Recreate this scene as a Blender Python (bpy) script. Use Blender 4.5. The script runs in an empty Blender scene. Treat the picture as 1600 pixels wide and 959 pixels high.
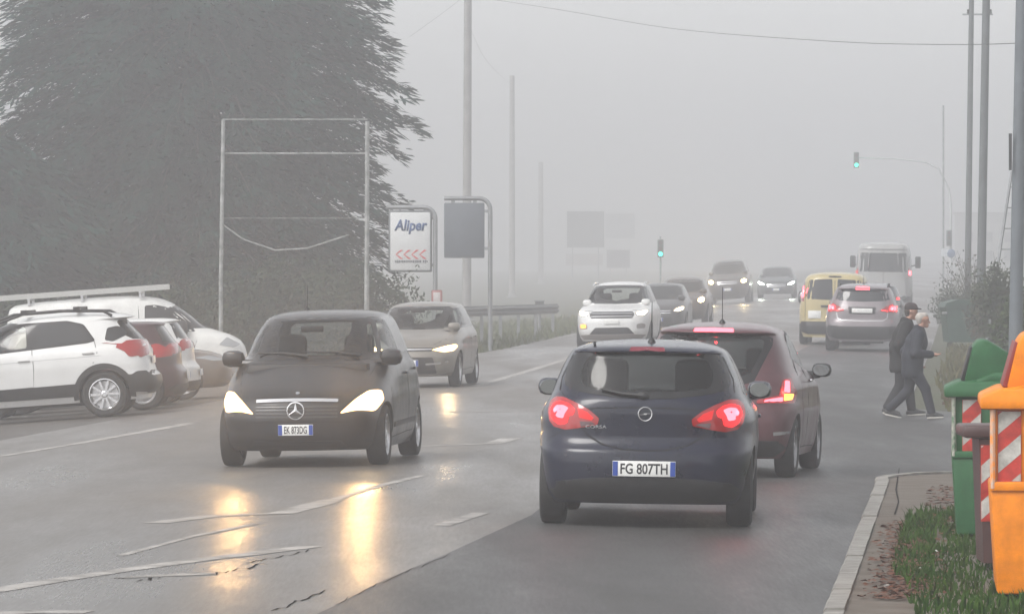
import bpy, bmesh, math, random
import numpy as np
from mathutils import Vector, Matrix
from mathutils.bvhtree import BVHTree
from mathutils.geometry import delaunay_2d_cdt

random.seed(7)
rng = np.random.default_rng(7)
sc = bpy.context.scene
col = sc.collection

# ------------------------------------------------------------------ camera, sky, sun, exposure
F = 8500.0            # focal length in pixels of the 1600 px wide photograph
HZ = 414.0            # row of the horizon
H = 2.05              # camera height above the crown of the road
cam_d = bpy.data.cameras.new('camera')
cam = bpy.data.objects.new('camera', cam_d); col.objects.link(cam)
cam.location = (0, 0, H); cam.rotation_euler = (math.pi/2, 0, 0)
cam_d.sensor_width = 36; cam_d.lens = 36*F/1600
cam_d.shift_y = -(479.5-HZ)/1600
cam_d.clip_start = 0.5; cam_d.clip_end = 3000
sc.camera = cam

SUN_EL, SUN_AZ = 47, 226      # the pale sun stands high behind the fog
world = bpy.data.worlds.new('World'); sc.world = world; world.use_nodes = True
wn = world.node_tree.nodes; wl = world.node_tree.links
bg = wn['Background']
sky = wn.new('ShaderNodeTexSky'); sky.sky_type = 'NISHITA'; sky.sun_disc = False
sky.sun_elevation = math.radians(SUN_EL); sky.sun_rotation = math.radians(SUN_AZ)
sky.air_density = 1.0; sky.dust_density = 2.0; sky.ozone_density = 1.0
hs = wn.new('ShaderNodeHueSaturation'); hs.inputs['Saturation'].default_value = 0.10
wl.new(sky.outputs[0], hs.inputs['Color']); wl.new(hs.outputs[0], bg.inputs[0])
bg.inputs[1].default_value = 0.11
sun_d = bpy.data.lights.new('sun', 'SUN'); sun_d.energy = 1.0; sun_d.angle = math.radians(28); sun_d.color = (1, .97, .93)
sun = bpy.data.objects.new('sun', sun_d); col.objects.link(sun)
sun.rotation_euler = (-math.radians(90-SUN_EL), 0, math.radians(-SUN_AZ))
sc.view_settings.view_transform = 'Standard'; sc.view_settings.look = 'None'
sc.view_settings.exposure = 1.2; sc.view_settings.gamma = 1.0; sc.view_settings.use_curve_mapping = False
cy = sc.cycles
cy.use_denoising = True
cy.max_bounces = 8; cy.diffuse_bounces = 2; cy.glossy_bounces = 3; cy.transmission_bounces = 4
cy.transparent_max_bounces = 12; cy.volume_bounces = 4
cy.sample_clamp_indirect = 4.0; cy.sample_clamp_direct = 30.0
cy.caustics_reflective = False; cy.caustics_refractive = False

# ------------------------------------------------------------------ terrain
KNOTS = [(-420, -1.478), (-29.7, -1.478), (-9.7, -.078), (-4.5, 0.0), (0, -.0675), (10, -.2175), (420, -.2175)]
def R(Y): return 1.88 + .083*(Y-32.6)           # right-hand edge of the carriageway
def gt(t):
    return float(np.interp(t, [k[0] for k in KNOTS], [k[1] for k in KNOTS]))
RISE = (150.0, .0035)          # the road climbs gently beyond this depth
def gz(X, Y): return gt(X-R(Y)) + max(0.0, Y-RISE[0])*RISE[1]
def G(px, py):
    Y = F*H/(py-HZ); X = 0
    for _ in range(25):
        X = (px-800)*Y/F; Y = .5*Y + .5*F*(H-gz(X, Y))/(py-HZ)
    return X, Y
def W3(px, py, Y): return Vector(((px-800)*Y/F, Y, H-(py-HZ)*Y/F))   # a point at depth Y

# ------------------------------------------------------------------ object helpers
def tag(o, label=None, cat=None, group=None, kind=None):
    if label: o['label'] = label
    if cat: o['category'] = cat
    if group: o['group'] = group
    if kind: o['kind'] = kind
    return o
def empty(name, loc=(0, 0, 0), rz=0):
    o = bpy.data.objects.new(name, None); col.objects.link(o); o.location = loc; o.rotation_euler = (0, 0, rz)
    o.empty_display_size = .1
    return o
def link(name, me, m=None, parent=None):
    o = bpy.data.objects.new(name, me); col.objects.link(o)
    if parent is not None: o.parent = parent
    if m is not None and not len(me.materials):
        for q in (m if isinstance(m, (list, tuple)) else [m]): me.materials.append(q)
    return o
def mesh(name, v, f, smooth=None):
    me = bpy.data.meshes.new(name); me.from_pydata([tuple(p) for p in v], [], [tuple(q) for q in f]); me.update()
    if smooth is not None: shade(me, smooth)
    return me
def shade(me, ang=35):
    me.polygons.foreach_set('use_smooth', [True]*len(me.polygons))
    me.set_sharp_from_angle(angle=math.radians(ang))
class MB:
    def __init__(s): s.v = []; s.f = []; s.mi = []; s.cur = 0
    def add(s, v, f):
        n = len(s.v); s.v += [tuple(p) for p in v]; s.f += [tuple(i+n for i in q) for q in f]; s.mi += [s.cur]*len(f); return s
    def box(s, c, d, M=None, bev=0):
        a = [x/2 for x in d]; M = M or Matrix.Identity(3); c = Vector(c)
        if bev <= 0:
            v = [c + M @ Vector((x*a[0], y*a[1], z*a[2])) for x in (-1, 1) for y in (-1, 1) for z in (-1, 1)]
            return s.add(v, [(0, 1, 3, 2), (4, 6, 7, 5), (0, 4, 5, 1), (2, 3, 7, 6), (0, 2, 6, 4), (1, 5, 7, 3)])
        bm = bmesh.new(); bmesh.ops.create_cube(bm, size=1)
        for v in bm.verts: v.co = Vector((v.co.x*d[0], v.co.y*d[1], v.co.z*d[2]))
        bmesh.ops.bevel(bm, geom=bm.edges[:], offset=bev, segments=2, affect='EDGES', profile=.5)
        bm.verts.index_update(); vs = [c + M @ v.co for v in bm.verts]; fs = [[v.index for v in q.verts] for q in bm.faces]; bm.free()
        return s.add(vs, fs)
    def tube(s, pts, r, n=8, cap=True):
        pts = [Vector(p) for p in pts]; rs = r if isinstance(r, (list, tuple)) else [r]*len(pts)
        v = []; f = []
        up = None
        for i, p in enumerate(pts):
            d = (pts[min(i+1, len(pts)-1)] - pts[max(i-1, 0)]).normalized()
            if up is None: up = d.orthogonal().normalized()
            up = (up - d*up.dot(d)).normalized(); w = d.cross(up)
            for k in range(n):
                a = 2*math.pi*k/n; v.append(p + (up*math.cos(a) + w*math.sin(a))*rs[i])
        for i in range(len(pts)-1):
            for k in range(n):
                f.append((i*n+k, i*n+(k+1) % n, (i+1)*n+(k+1) % n, (i+1)*n+k))
        if cap: f.append(tuple(range(n-1, -1, -1))); f.append(tuple((len(pts)-1)*n+k for k in range(n)))
        return s.add(v, f)
    def lathe(s, prof, n=28, M=None):                # prof: (radius, along), axis = +z before M
        M = M or Matrix.Identity(4); v = []; f = []; k = len(prof)
        for i in range(n):
            a = 2*math.pi*i/n
            for r, z in prof: v.append(M @ Vector((r*math.cos(a), r*math.sin(a), z)))
        for i in range(n):
            j = (i+1) % n
            for q in range(k-1): f.append((i*k+q, j*k+q, j*k+q+1, i*k+q+1))
        return s.add(v, f)
    def prism(s, poly, a, b, ax='y'):                # poly in the two other axes, extruded a..b
        def P(u, w, t): return {'x': (t, u, w), 'y': (u, t, w), 'z': (u, w, t)}[ax]
        n = len(poly); v = [P(u, w, a) for u, w in poly] + [P(u, w, b) for u, w in poly]
        ar = sum(poly[i][0]*poly[(i+1) % n][1]-poly[(i+1) % n][0]*poly[i][1] for i in range(n))
        f = [tuple(range(n-1, -1, -1)), tuple(range(n, 2*n))] + [(i, (i+1) % n, n+(i+1) % n, n+i) for i in range(n)]
        if (ar < 0) != (ax == 'y') : f = [tuple(reversed(q)) for q in f]
        return s.add(v, f)
    def ball(s, c, r, n=12, m=8, M=None):
        rr = r if isinstance(r, (list, tuple)) else (r, r, r); M = M or Matrix.Identity(3); c = Vector(c)
        v = [c + M @ Vector((rr[0]*math.sin(math.pi*j/m)*math.cos(2*math.pi*i/n), rr[1]*math.sin(math.pi*j/m)*math.sin(2*math.pi*i/n), rr[2]*math.cos(math.pi*j/m))) for j in range(m+1) for i in range(n)]
        f = [(j*n+i, (j+1)*n+i, (j+1)*n+(i+1) % n, j*n+(i+1) % n) for j in range(m) for i in range(n)]
        return s.add(v, f)
    def me(s, name, smooth=35):
        me = mesh(name, s.v, s.f); me.polygons.foreach_set('material_index', s.mi)
        bm = bmesh.new(); bm.from_mesh(me); bmesh.ops.remove_doubles(bm, verts=bm.verts, dist=1e-5); bm.to_mesh(me); bm.free()
        if smooth is not None and len(me.polygons): shade(me, smooth)
        return me
    def build(s, name, m, parent=None, smooth=35): return link(name, s.me(name, smooth), m, parent)

def inpoly(x, y, P):
    c = False; n = len(P); j = n-1
    for i in range(n):
        if (P[i][1] > y) != (P[j][1] > y) and x < (P[j][0]-P[i][0])*(y-P[i][1])/(P[j][1]-P[i][1])+P[i][0]: c = not c
        j = i
    return c
def rounded(P, r=.03, k=4):
    """round the corners of a polygon"""
    out = []; n = len(P)
    for i in range(n):
        p = Vector(P[i]); a = Vector(P[i-1])-p; b = Vector(P[(i+1) % n])-p
        q = min(r, a.length*.45, b.length*.45); a = p+a.normalized()*q; b = p+b.normalized()*q
        for j in range(k+1):
            t = j/k; out.append(tuple((1-t)**2*a + 2*t*(1-t)*p + t*t*b))
    return out
def cdt(loops, step):
    vs = []; es = []
    for L in loops:
        n0 = len(vs); m = 0
        for i in range(len(L)):
            a = Vector(L[i]); b = Vector(L[(i+1) % len(L)]); k = max(1, int((b-a).length/(step*1.5)))
            for j in range(k): vs.append(a.lerp(b, j/k)); m += 1
        es += [(n0+i, n0+(i+1) % m) for i in range(m)]
    x0, x1 = min(p[0] for p in loops[0]), max(p[0] for p in loops[0]); y0, y1 = min(p[1] for p in loops[0]), max(p[1] for p in loops[0])
    def ins(x, y): return inpoly(x, y, loops[0]) and not any(inpoly(x, y, h) for h in loops[1:])
    for i in range(1, int((x1-x0)/step)+1):
        for j in range(1, int((y1-y0)/step)+1):
            x, y = x0+i*step, y0+j*step
            if ins(x, y): vs.append(Vector((x, y)))
    r = delaunay_2d_cdt([Vector((p[0], p[1])) for p in vs], es, [], 0, 1e-5)
    V = r[0]; T = [t for t in r[2] if ins(sum(V[i][0] for i in t)/3, sum(V[i][1] for i in t)/3)]
    return V, T
def sheet(name, loops, dz, m, parent=None, step=.25, thick=None):
    """a sheet laid on the terrain; loops in world X, Y"""
    V, T = cdt(loops, step)
    v = [(p[0], p[1], gz(p[0], p[1])+dz) for p in V]
    f = []
    for t in T:
        a, b, c = (Vector(V[i]) for i in t)
        f.append(t if (b-a).cross(c-a) > 0 else t[::-1])
    return link(name, mesh(name, v, f), m, parent)
def band(pts, w):
    """outline of a line of width w through ground points"""
    L = []; Rr = []
    n = len(pts)
    for i in range(n):
        d = Vector(pts[min(i+1, n-1)])-Vector(pts[max(i-1, 0)]); d = Vector((d.x, d.y)).normalized(); q = Vector((-d.y, d.x))
        ww = w[i] if isinstance(w, (list, tuple)) else w
        L.append(tuple(Vector(pts[i][:2])+q*ww/2)); Rr.append(tuple(Vector(pts[i][:2])-q*ww/2))
    return L + Rr[::-1]

# ------------------------------------------------------------------ materials
MATS = {}
def mat(name, c, rough=.6, metal=0.0, coat=0.0, em=None, es=0.0, var=0.0, scale=8.0, c2=None, bump=0.0, bscale=40.0, spec=.5, rvar=0.0, alpha=None):
    if name in MATS: return MATS[name]
    m = bpy.data.materials.new(name); m.use_nodes = True; N = m.node_tree.nodes; L = m.node_tree.links; b = N['Principled BSDF']
    b.inputs['Base Color'].default_value = (*c, 1); b.inputs['Roughness'].default_value = rough; b.inputs['Metallic'].default_value = metal
    b.inputs['Coat Weight'].default_value = coat; b.inputs['Coat Roughness'].default_value = .06; b.inputs['Specular IOR Level'].default_value = spec
    if em is not None: b.inputs['Emission Color'].default_value = (*em, 1); b.inputs['Emission Strength'].default_value = es
    if var or c2 or rvar or bump: tc = N.new('ShaderNodeTexCoord')
    if var or c2 or rvar:
        n = N.new('ShaderNodeTexNoise'); n.inputs['Scale'].default_value = scale; n.inputs['Detail'].default_value = 8; n.inputs['Roughness'].default_value = .62
        L.new(tc.outputs['Object'], n.inputs['Vector'])
        r = N.new('ShaderNodeMapRange'); r.inputs['From Min'].default_value = .32; r.inputs['From Max'].default_value = .68
        L.new(n.outputs['Fac'], r.inputs['Value'])
    if var or c2:
        mx = N.new('ShaderNodeMix'); mx.data_type = 'RGBA'
        a = tuple(q*(1-var) for q in c) if not c2 else c; bb = tuple(min(1, q*(1+var)) for q in c) if not c2 else c2
        mx.inputs[6].default_value = (*a, 1); mx.inputs[7].default_value = (*bb, 1)
        L.new(r.outputs[0], mx.inputs[0]); L.new(mx.outputs[2], b.inputs['Base Color'])
    if rvar:
        q = N.new('ShaderNodeMapRange'); q.inputs['To Min'].default_value = max(.02, rough-rvar); q.inputs['To Max'].default_value = rough+rvar
        L.new(r.outputs[0], q.inputs['Value']); L.new(q.outputs[0], b.inputs['Roughness'])
    if bump:
        n2 = N.new('ShaderNodeTexNoise'); n2.inputs['Scale'].default_value = bscale; n2.inputs['Detail'].default_value = 4
        L.new(tc.outputs['Object'], n2.inputs['Vector'])
        bp = N.new('ShaderNodeBump'); bp.inputs['Strength'].default_value = bump; bp.inputs['Distance'].default_value = .01
        L.new(n2.outputs['Fac'], bp.inputs['Height']); L.new(bp.outputs[0], b.inputs['Normal'])
    MATS[name] = m; return m
def glass_mat(name, tint, lighten=.045):  # pale translucent share lightens the panes, standing in for brightness seen in them
    m = bpy.data.materials.new(name); m.use_nodes = True; N = m.node_tree.nodes; L = m.node_tree.links
    for n in list(N): N.remove(n)
    o = N.new('ShaderNodeOutputMaterial'); t = N.new('ShaderNodeBsdfTransparent'); t.inputs[0].default_value = (*tint, 1)
    g = N.new('ShaderNodeBsdfGlossy'); g.inputs['Roughness'].default_value = .04; fr = N.new('ShaderNodeFresnel'); fr.inputs[0].default_value = 1.5
    x = N.new('ShaderNodeMixShader'); L.new(fr.outputs[0], x.inputs[0]); L.new(t.outputs[0], x.inputs[1]); L.new(g.outputs[0], x.inputs[2]); tl = N.new('ShaderNodeBsdfTranslucent'); tl.inputs[0].default_value = (.75, .8, .8, 1); y = N.new('ShaderNodeMixShader'); y.inputs[0].default_value = lighten; L.new(x.outputs[0], y.inputs[1]); L.new(tl.outputs[0], y.inputs[2]); L.new(y.outputs[0], o.inputs[0])
    return m
def paint(name, c, metal=.0, rough=.35, dirt=.12):
    return mat('paint_'+name, c, rough=rough, metal=metal, coat=.4, var=dirt, scale=3.0, rvar=.06, spec=.3)
M_glass = glass_mat('car_glass', (.82, .86, .84)); M_clear = glass_mat('clear_glass', (.93, .95, .94))
M_dglass = mat('tinted_glass', (.012, .014, .016), rough=.05, spec=.6)
M_black = mat('black_plastic', (.014, .014, .015), rough=.55, var=.25, scale=14)
M_frit = mat('black_gloss_trim', (.01, .01, .011), rough=.12)
M_rubber = mat('tyre_rubber', (.016, .016, .016), rough=.8, var=.3, scale=9)
M_alloy = mat('alloy', (.62, .62, .63), rough=.3, metal=.85, var=.15, scale=10)
M_steel = mat('painted_steel_rim', (.34, .34, .35), rough=.4, metal=.6)
M_chrome = mat('chrome', (.75, .75, .76), rough=.14, metal=1)
M_mirror = mat('mirror_silver', (.33, .35, .35), rough=.08, metal=1)
M_plate = mat('plate_white', (.72, .72, .70), rough=.4, var=.05, scale=20)
M_blue = mat('plate_blue', (.02, .06, .3), rough=.4)
M_ink = mat('plate_ink', (.015, .015, .016), rough=.5)
M_seat = mat('seat_cloth', (.02, .021, .024), rough=.9)
M_tail = mat('tail_lens_red', (.30, .006, .008), rough=.08, coat=.6)
M_clearlens = mat('clear_lens', (.42, .43, .44), rough=.06, metal=.5, coat=.8)
M_amber = mat('amber_lens', (.6, .18, .02), rough=.1, coat=.6)
M_seam = mat('panel_gap', (.006, .006, .007), rough=.9)
def lit(name, c, s): return mat(name, tuple(.25*q for q in c), rough=.3, em=c, es=s)
M_stop = lit('lit_stop_lamp', (1, .010, .014), 1.15)
M_stophot = lit('lit_stop_lamp_core', (1, .09, .12), 2.6)
M_tailon = lit('lit_tail_lamp', (1, .01, .012), .30)
M_head = lit('lit_head_lamp_warm', (1, .70, .34), 6.0)
M_headrim = lit('lit_head_lamp_rim', (1, .60, .24), 2.3)  # lit outer lens, its warm glow standing in for the lamp's halo
M_headw = lit('lit_head_lamp_white', (1, .80, .52), 4.0)
M_indic = lit('lit_amber_lamp', (1, .33, .05), 2)
M_green = lit('lit_green_signal', (.02, 1, .62), 3)
# ------------------------------------------------------------------ lettering
def text_mesh(txt, w, h, bold=0.0, shear=0.0, ex=.001):
    cu = bpy.data.curves.new('lettering', 'FONT'); cu.body = txt; cu.size = 1; cu.offset = bold; cu.shear = shear; cu.extrude = 0.0; cu.resolution_u = 3
    o = bpy.data.objects.new('lettering', cu); col.objects.link(o); bpy.context.view_layer.update()
    me = bpy.data.meshes.new_from_object(o.evaluated_get(bpy.context.evaluated_depsgraph_get()))
    bpy.data.objects.remove(o); bpy.data.curves.remove(cu)
    P = np.array([v.co[:] for v in me.vertices]); lo = P.min(0); hi = P.max(0)
    for v in me.vertices:
        v.co = ((v.co.x-(lo[0]+hi[0])/2)/(hi[0]-lo[0])*w, (v.co.y-(lo[1]+hi[1])/2)/(hi[1]-lo[1])*h, 0)
    bm = bmesh.new(); bm.from_mesh(me)
    r = bmesh.ops.extrude_face_region(bm, geom=bm.faces[:]); bmesh.ops.translate(bm, vec=(0, 0, ex), verts=[g for g in r['geom'] if isinstance(g, bmesh.types.BMVert)])
    bm.to_mesh(me); bm.free(); me.materials.clear()
    return me

# ------------------------------------------------------------------ vehicles
def pchip(xs, ys, q):
    xs = np.array(xs, float); ys = np.array(ys, float); h = np.diff(xs); d = np.diff(ys)/h; n = len(xs); m = np.zeros(n)
    m[0] = d[0]; m[-1] = d[-1]
    for i in range(1, n-1):
        if d[i-1]*d[i] > 0:
            w1 = 2*h[i]+h[i-1]; w2 = h[i]+2*h[i-1]; m[i] = (w1+w2)/(w1/d[i-1]+w2/d[i])
    q = np.clip(q, xs[0], xs[-1]); i = np.clip(np.searchsorted(xs, q)-1, 0, n-2); t = (q-xs[i])/h[i]
    return (2*t**3-3*t**2+1)*ys[i] + (t**3-2*t**2+t)*h[i]*m[i] + (-2*t**3+3*t**2)*ys[i+1] + (t**3-t**2)*h[i]*m[i+1]
NR, NF = 20, 26
def loft(S, inset=0.0, z0=None, z1=None):
    """body surface as a stack of rounded plan outlines from sill to roof; x = 0 at the rear, y to the left, z up"""
    Hh = S['H']; zb = S['rear'][0][1]
    zs = sorted(set([round(p[1], 4) for p in S['rear']+S['front']+S['width']] + list(np.round(np.linspace(zb, Hh, 34), 4)) + list(np.round(np.linspace(Hh-.1, Hh, 9), 4))))
    if z0 is not None: zs = [z0] + [z for z in zs if z0+.01 < z < z1-.01] + [z1]
    zs = [z for i, z in enumerate(zs) if i == 0 or z-zs[i-1] > .004 or i == len(zs)-1]
    f = lambda key, q: float(pchip([p[1] for p in S[key]], [p[0] for p in S[key]], np.array([q]))[0])
    V = []; lv = 0
    for z in zs:
        zz = z + (inset if inset else 0)*0
        xr = f('rear', zz)+inset; xf = f('front', zz)-inset; w = f('width', zz)-inset*.8
        nr = float(np.interp(zz, *zip(*S.get('nr', [(0, 5), (2, 5)])))); nf = float(np.interp(zz, *zip(*S.get('nf', [(0, 3.4), (2, 3.4)]))))
        br = float(np.interp(zz, *zip(*S.get('br', [(0, .03), (2, .03)])))); bf = float(np.interp(zz, *zip(*S.get('bf', [(0, .06), (2, .06)]))))
        xm = xr + (xf-xr)*.47
        def quarter(xe, n, bow, N):
            a = np.linspace(0, math.pi/2, 240)
            cx = np.cos(a)**(2/n); sy = np.sin(a)**(2/n)
            x = xm + (xe-xm)*cx; x = x - np.sign(xe-xm)*bow*sy**2*cx; y = w*sy
            s = np.concatenate([[0], np.cumsum(np.hypot(np.diff(x), np.diff(y)))]); u = np.linspace(0, s[-1], N+1)
            return np.interp(u, s, x), np.interp(u, s, y)
        rx, ry = quarter(xr, nr, br, NR); fx, fy = quarter(xf, nf, bf, NF)
        # anticlockwise from the rear centre: rear -> right side (-y) -> front -> left side -> rear
        X = list(rx) + list(fx[::-1][1:]) + list(fx[1:]) + list(rx[::-1][1:-1])
        Yy = list(-ry) + list(-fy[::-1][1:]) + list(fy[1:]) + list(ry[::-1][1:-1])
        V += [(x, y, z) for x, y in zip(X, Yy)]; lv += 1
    n = len(V)//lv; Fc = []
    for k in range(lv-1):
        for i in range(n):
            j = (i+1) % n; Fc.append((k*n+i, k*n+j, (k+1)*n+j, (k+1)*n+i))
    # caps as strips across the car, so that the roof keeps its shape
    def cap(base, flip):
        q = []
        h = n//2
        for i in range(h):
            a, b = base+i, base+i+1; c, d = base+(n-i-1) % n, base+(n-i) % n
            t = [a, b, c, d]; t = [x for k, x in enumerate(t) if x not in t[:k]]
            if len(t) >= 3: q.append(tuple(t[::-1]) if flip else tuple(t))
        return q
    Fc += cap(0, True) + cap((lv-1)*n, False)
    return V, Fc
def tyre_me():
    b = MB(); b.lathe([(.66, -.30), (.70, -.42), (.88, -.46), (.97, -.40), (1.0, -.28), (1.0, .28), (.97, .40), (.88, .46), (.70, .42), (.66, .30)], 32)
    return b.me('tyre', 30)
def rim_me(k, double=True):
    b = MB(); b.lathe([(.67, -.34), (.67, .36), (.70, .40), (.655, .41), (.60, .30), (.58, -.2), (.1, -.2)], 32)
    for i in range(k):
        for da in ((-.10, .10) if double else (0,)):
            a = 2*math.pi*i/k+da; M = Matrix.Rotation(a, 3, 'Z')
            b.box(M @ Vector((.37, 0, .29)), (.54, .075 if double else .11, .08), M)
    b.lathe([(.15, .2), (.15, .36), (.10, .39), (0, .39)], 16)
    return b.me('rim', 30)
ME_tyre = tyre_me(); ME_tyre.materials.append(M_rubber)
ME_rims = {}
def get_rim(k, double, m):
    key = (k, double, m.name)
    if key not in ME_rims: ME_rims[key] = rim_me(k, double); ME_rims[key].materials.append(m)
    return ME_rims[key]
M_drum = mat('brake_dark', (.02, .02, .02), rough=.7)

class Car:
    def __init__(s, name, label, cat, S, pt, group=None, hollow=False):
        s.S = S; s.pt = pt; s.hollow = hollow
        s.root = tag(empty(name), label, cat, group)
        s.V, s.Fc = loft(S); s.bvh = BVHTree.FromPolygons([Vector(v) for v in s.V], s.Fc)
        s.holes = []
        L = S['L']; s.ax = (S['ra'], S['ra']+S['wb']); s.r = S['r']; s.tw = S.get('tw', .10); s.trk = S.get('trk', S['W']-.125)
    # ---- projecting outlines on to the body
    def hit(s, face, u, v, y=None):
        if face == 'rear': o, d = Vector((-3, u, v)), Vector((1, 0, 0))
        elif face == 'front': o, d = Vector((s.S['L']+3, u, v)), Vector((-1, 0, 0))
        elif face == 'left': o, d = Vector((u, 4, v)), Vector((0, -1, 0))
        elif face == 'right': o, d = Vector((u, -4, v)), Vector((0, 1, 0))
        else: o, d = Vector((u, v, 6)), Vector((0, 0, -1))
        h = s.bvh.ray_cast(o, d)
        if h[0] is None or (face in ('rear', 'front') and abs(h[0].x-o.x) > 6):
            h = s.bvh.find_nearest(o + d*(3 if face in ('rear', 'front') else 4 if face != 'top' else 4.5))
        n = h[1] if h[1].dot(d) < 0 else -h[1]
        return h[0], n
    def patch(s, name, face, loops, m, off=.004, th=.012, parent=None, step=.04, sheet=False, label=None):
        if not isinstance(loops[0][0], (tuple, list, Vector)): loops = [loops]
        V, T = cdt(loops, step)
        o = []; i = []
        for p in V:
            h, n = s.hit(face, p[0], p[1]); o.append(h+n*off); i.append(h+n*(off-th))
        f = []
        D = {'rear': Vector((-1, 0, 0)), 'front': Vector((1, 0, 0)), 'left': Vector((0, 1, 0)), 'right': Vector((0, -1, 0)), 'top': Vector((0, 0, 1))}[face]
        # orientation: from the sign of the flat triangle, so that slivers cannot flip
        su = {'rear': -1, 'front': 1, 'left': -1, 'right': 1, 'top': 1}[face]
        edges = {}
        for t in T:
            a, b, c = (Vector(V[q]) for q in t); t = list(t)
            if ((b-a).cross(c-a) > 0) != (su > 0): t = t[::-1]
            f.append(tuple(t))
            for q in range(3): edges[(t[q], t[(q+1) % 3])] = 1
        k = len(o)
        if not sheet:
            for (a, b) in list(edges):
                if (b, a) not in edges: f.append((b, a, a+k, b+k))
        me = mesh(name, o+([] if sheet else i), f, 38)
        ob = link(name, me, m, parent or s.root)
        if label: ob['label'] = label
        return ob
    def sym(s, name, face, poly, m, **k):
        """the same outline on both sides of the car (y or left / right)"""
        if face in ('rear', 'front', 'top'):
            return [s.patch(name, face, poly, m, **k), s.patch(name, face, [((-p[0], p[1]) if face != 'top' else (p[0], -p[1])) for p in poly][::-1], m, **k)]
        return [s.patch(name, f, poly, m, **k) for f in ('left', 'right')]
    def line(s, name, face, pts, w=.007, m=None, off=.0015, th=.002, parent=None):
        return s.patch(name, face, [band(pts, w)], m or M_seam, off=off, th=th, step=.06, parent=parent)
    # ---- glazing
    def pane(s, name, face, outer, inner, m=None, frit=M_frit):
        """black surround and a pane; the pane is a real opening in a hollow car"""
        gl = (m or M_glass) if s.hollow else M_dglass
        if inner is None: inner = outer
        else: s.patch(name+'_surround', face, [outer, inner], frit, off=.003, th=.008)
        g = s.patch(name, face, [inner], gl, off=.002, sheet=True, step=.06)
        if s.hollow: s.holes.append((face, inner))
        return g
    def finish(s):
        S = s.S; L = S['L']
        me = mesh('body', s.V, s.Fc); ob = bpy.data.objects.new('body', me); col.objects.link(ob); me.materials.append(s.pt); me.materials.append(M_black)
        tmp = []
        def cutter(mb):
            m2 = mb.me('cutter', None); bm = bmesh.new(); bm.from_mesh(m2); bmesh.ops.recalc_face_normals(bm, faces=bm.faces[:]); bm.to_mesh(m2); bm.free()
            m2.materials.append(M_black); m2.polygons.foreach_set('material_index', [0]*len(m2.polygons))
            c = bpy.data.objects.new('cutter', m2); col.objects.link(c); tmp.append(c)
            md = ob.modifiers.new('b', 'BOOLEAN'); md.operation = 'DIFFERENCE'; md.object = c; md.solver = 'EXACT'
            try: md.material_mode = 'TRANSFER'
            except Exception: pass
        c = MB()
        for x in s.ax:
            for sg in (-1, 1):
                y0 = sg*(s.trk-.17); y1 = sg*1.5; R_ = s.r*S.get('arch', 1.13)
                c.prism([(x+R_*math.cos(2*math.pi*k/40), s.r*.98+R_*math.sin(2*math.pi*k/40)) for k in range(40)], y0, y1, 'y')
        cutter(c)
        if s.hollow:
            v, f = loft(S, .055, S.get('floor', .42), S['H']-.04); cutter(MB().add(v, f))
            for fc in ('rear', 'front', 'side'):
                c = MB(); any_ = False
                for face, P in s.holes:
                    if face == 'rear' and fc == 'rear': c.prism(P, -1, 1.1, 'x'); any_ = True
                    if face == 'front' and fc == 'front': c.prism(P, L-2.6, L+1, 'x'); any_ = True
                    if face == 'left' and fc == 'side': c.prism(P, .2, 2, 'y'); any_ = True
                    if face == 'right' and fc == 'side': c.prism(P, -2, -.2, 'y'); any_ = True
                if any_: cutter(c)
        bpy.context.view_layer.update()
        nm = bpy.data.meshes.new_from_object(ob.evaluated_get(bpy.context.evaluated_depsgraph_get()))
        bpy.data.objects.remove(ob)
        for c in tmp: bpy.data.objects.remove(c)
        shade(nm, 32); nm.name = 'body'
        link('body', nm, None, s.root)
        for x in s.ax:
            for sg in (-1, 1):
                w = link('wheel', ME_tyre, None, s.root); w.location = (x, sg*s.trk, s.r); w.rotation_euler = (-math.pi/2*sg, 0, 0); w.scale = (s.r, s.r, s.r*.72)
                rm = link('rim', get_rim(*S.get('rim', (5, True, M_alloy))), None, w)
        b = MB(); b.box((L*.5, 0, .24), (L*.72, S['W']*1.1, .10)); b.build('underbody', M_drum, s.root)
        return s
    def seats(s, x, y=.36, z=.46, top=.98, m=None, hr=(.32, .25)):
        for sg in (-1, 1):
            b = MB(); b.box((x+.22, sg*y, z+.06), (.5, .48, .16), bev=.05)
            Mx = Matrix.Rotation(-.16, 3, 'Y'); b.box((x-.08, sg*y, (z+top)/2+.04), (.16, .48, top-z), Mx, bev=.06)
            o = b.build('seat', m or M_seat, s.root)
            h = MB(); h.box((x-.17, sg*y, top+.03+hr[1]/2), (.13, hr[0], hr[1]), Mx, bev=.062)
            h.tube([(x-.15, sg*y-.07, top), (x-.16, sg*y-.07, top+.1)], .008, 6); h.tube([(x-.15, sg*y+.07, top), (x-.16, sg*y+.07, top+.1)], .008, 6)
            h.build('headrest', m or M_seat, o)
    def dash(s, x, y=.36, z=.86):
        b = MB(); b.box((x, 0, z), (.4, 1.3, .22), bev=.08); b.build('dashboard', M_black, s.root)
        b = MB(); c = Vector((x-.36, y, z+.06)); M = Matrix.Rotation(.45, 3, 'Y')
        b.tube([c + M @ Vector((0, .18*math.cos(a), .18*math.sin(a))) for a in np.linspace(0, 2*math.pi, 21)], .014, 6); b.box(c, (.03, .34, .05), M); b.build('steering_wheel', M_black, s.root)
        b = MB(); b.box((x-.28, 0, z+.45), (.02, .24, .065), bev=.01); b.build('interior_mirror', M_black, s.root)
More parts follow.
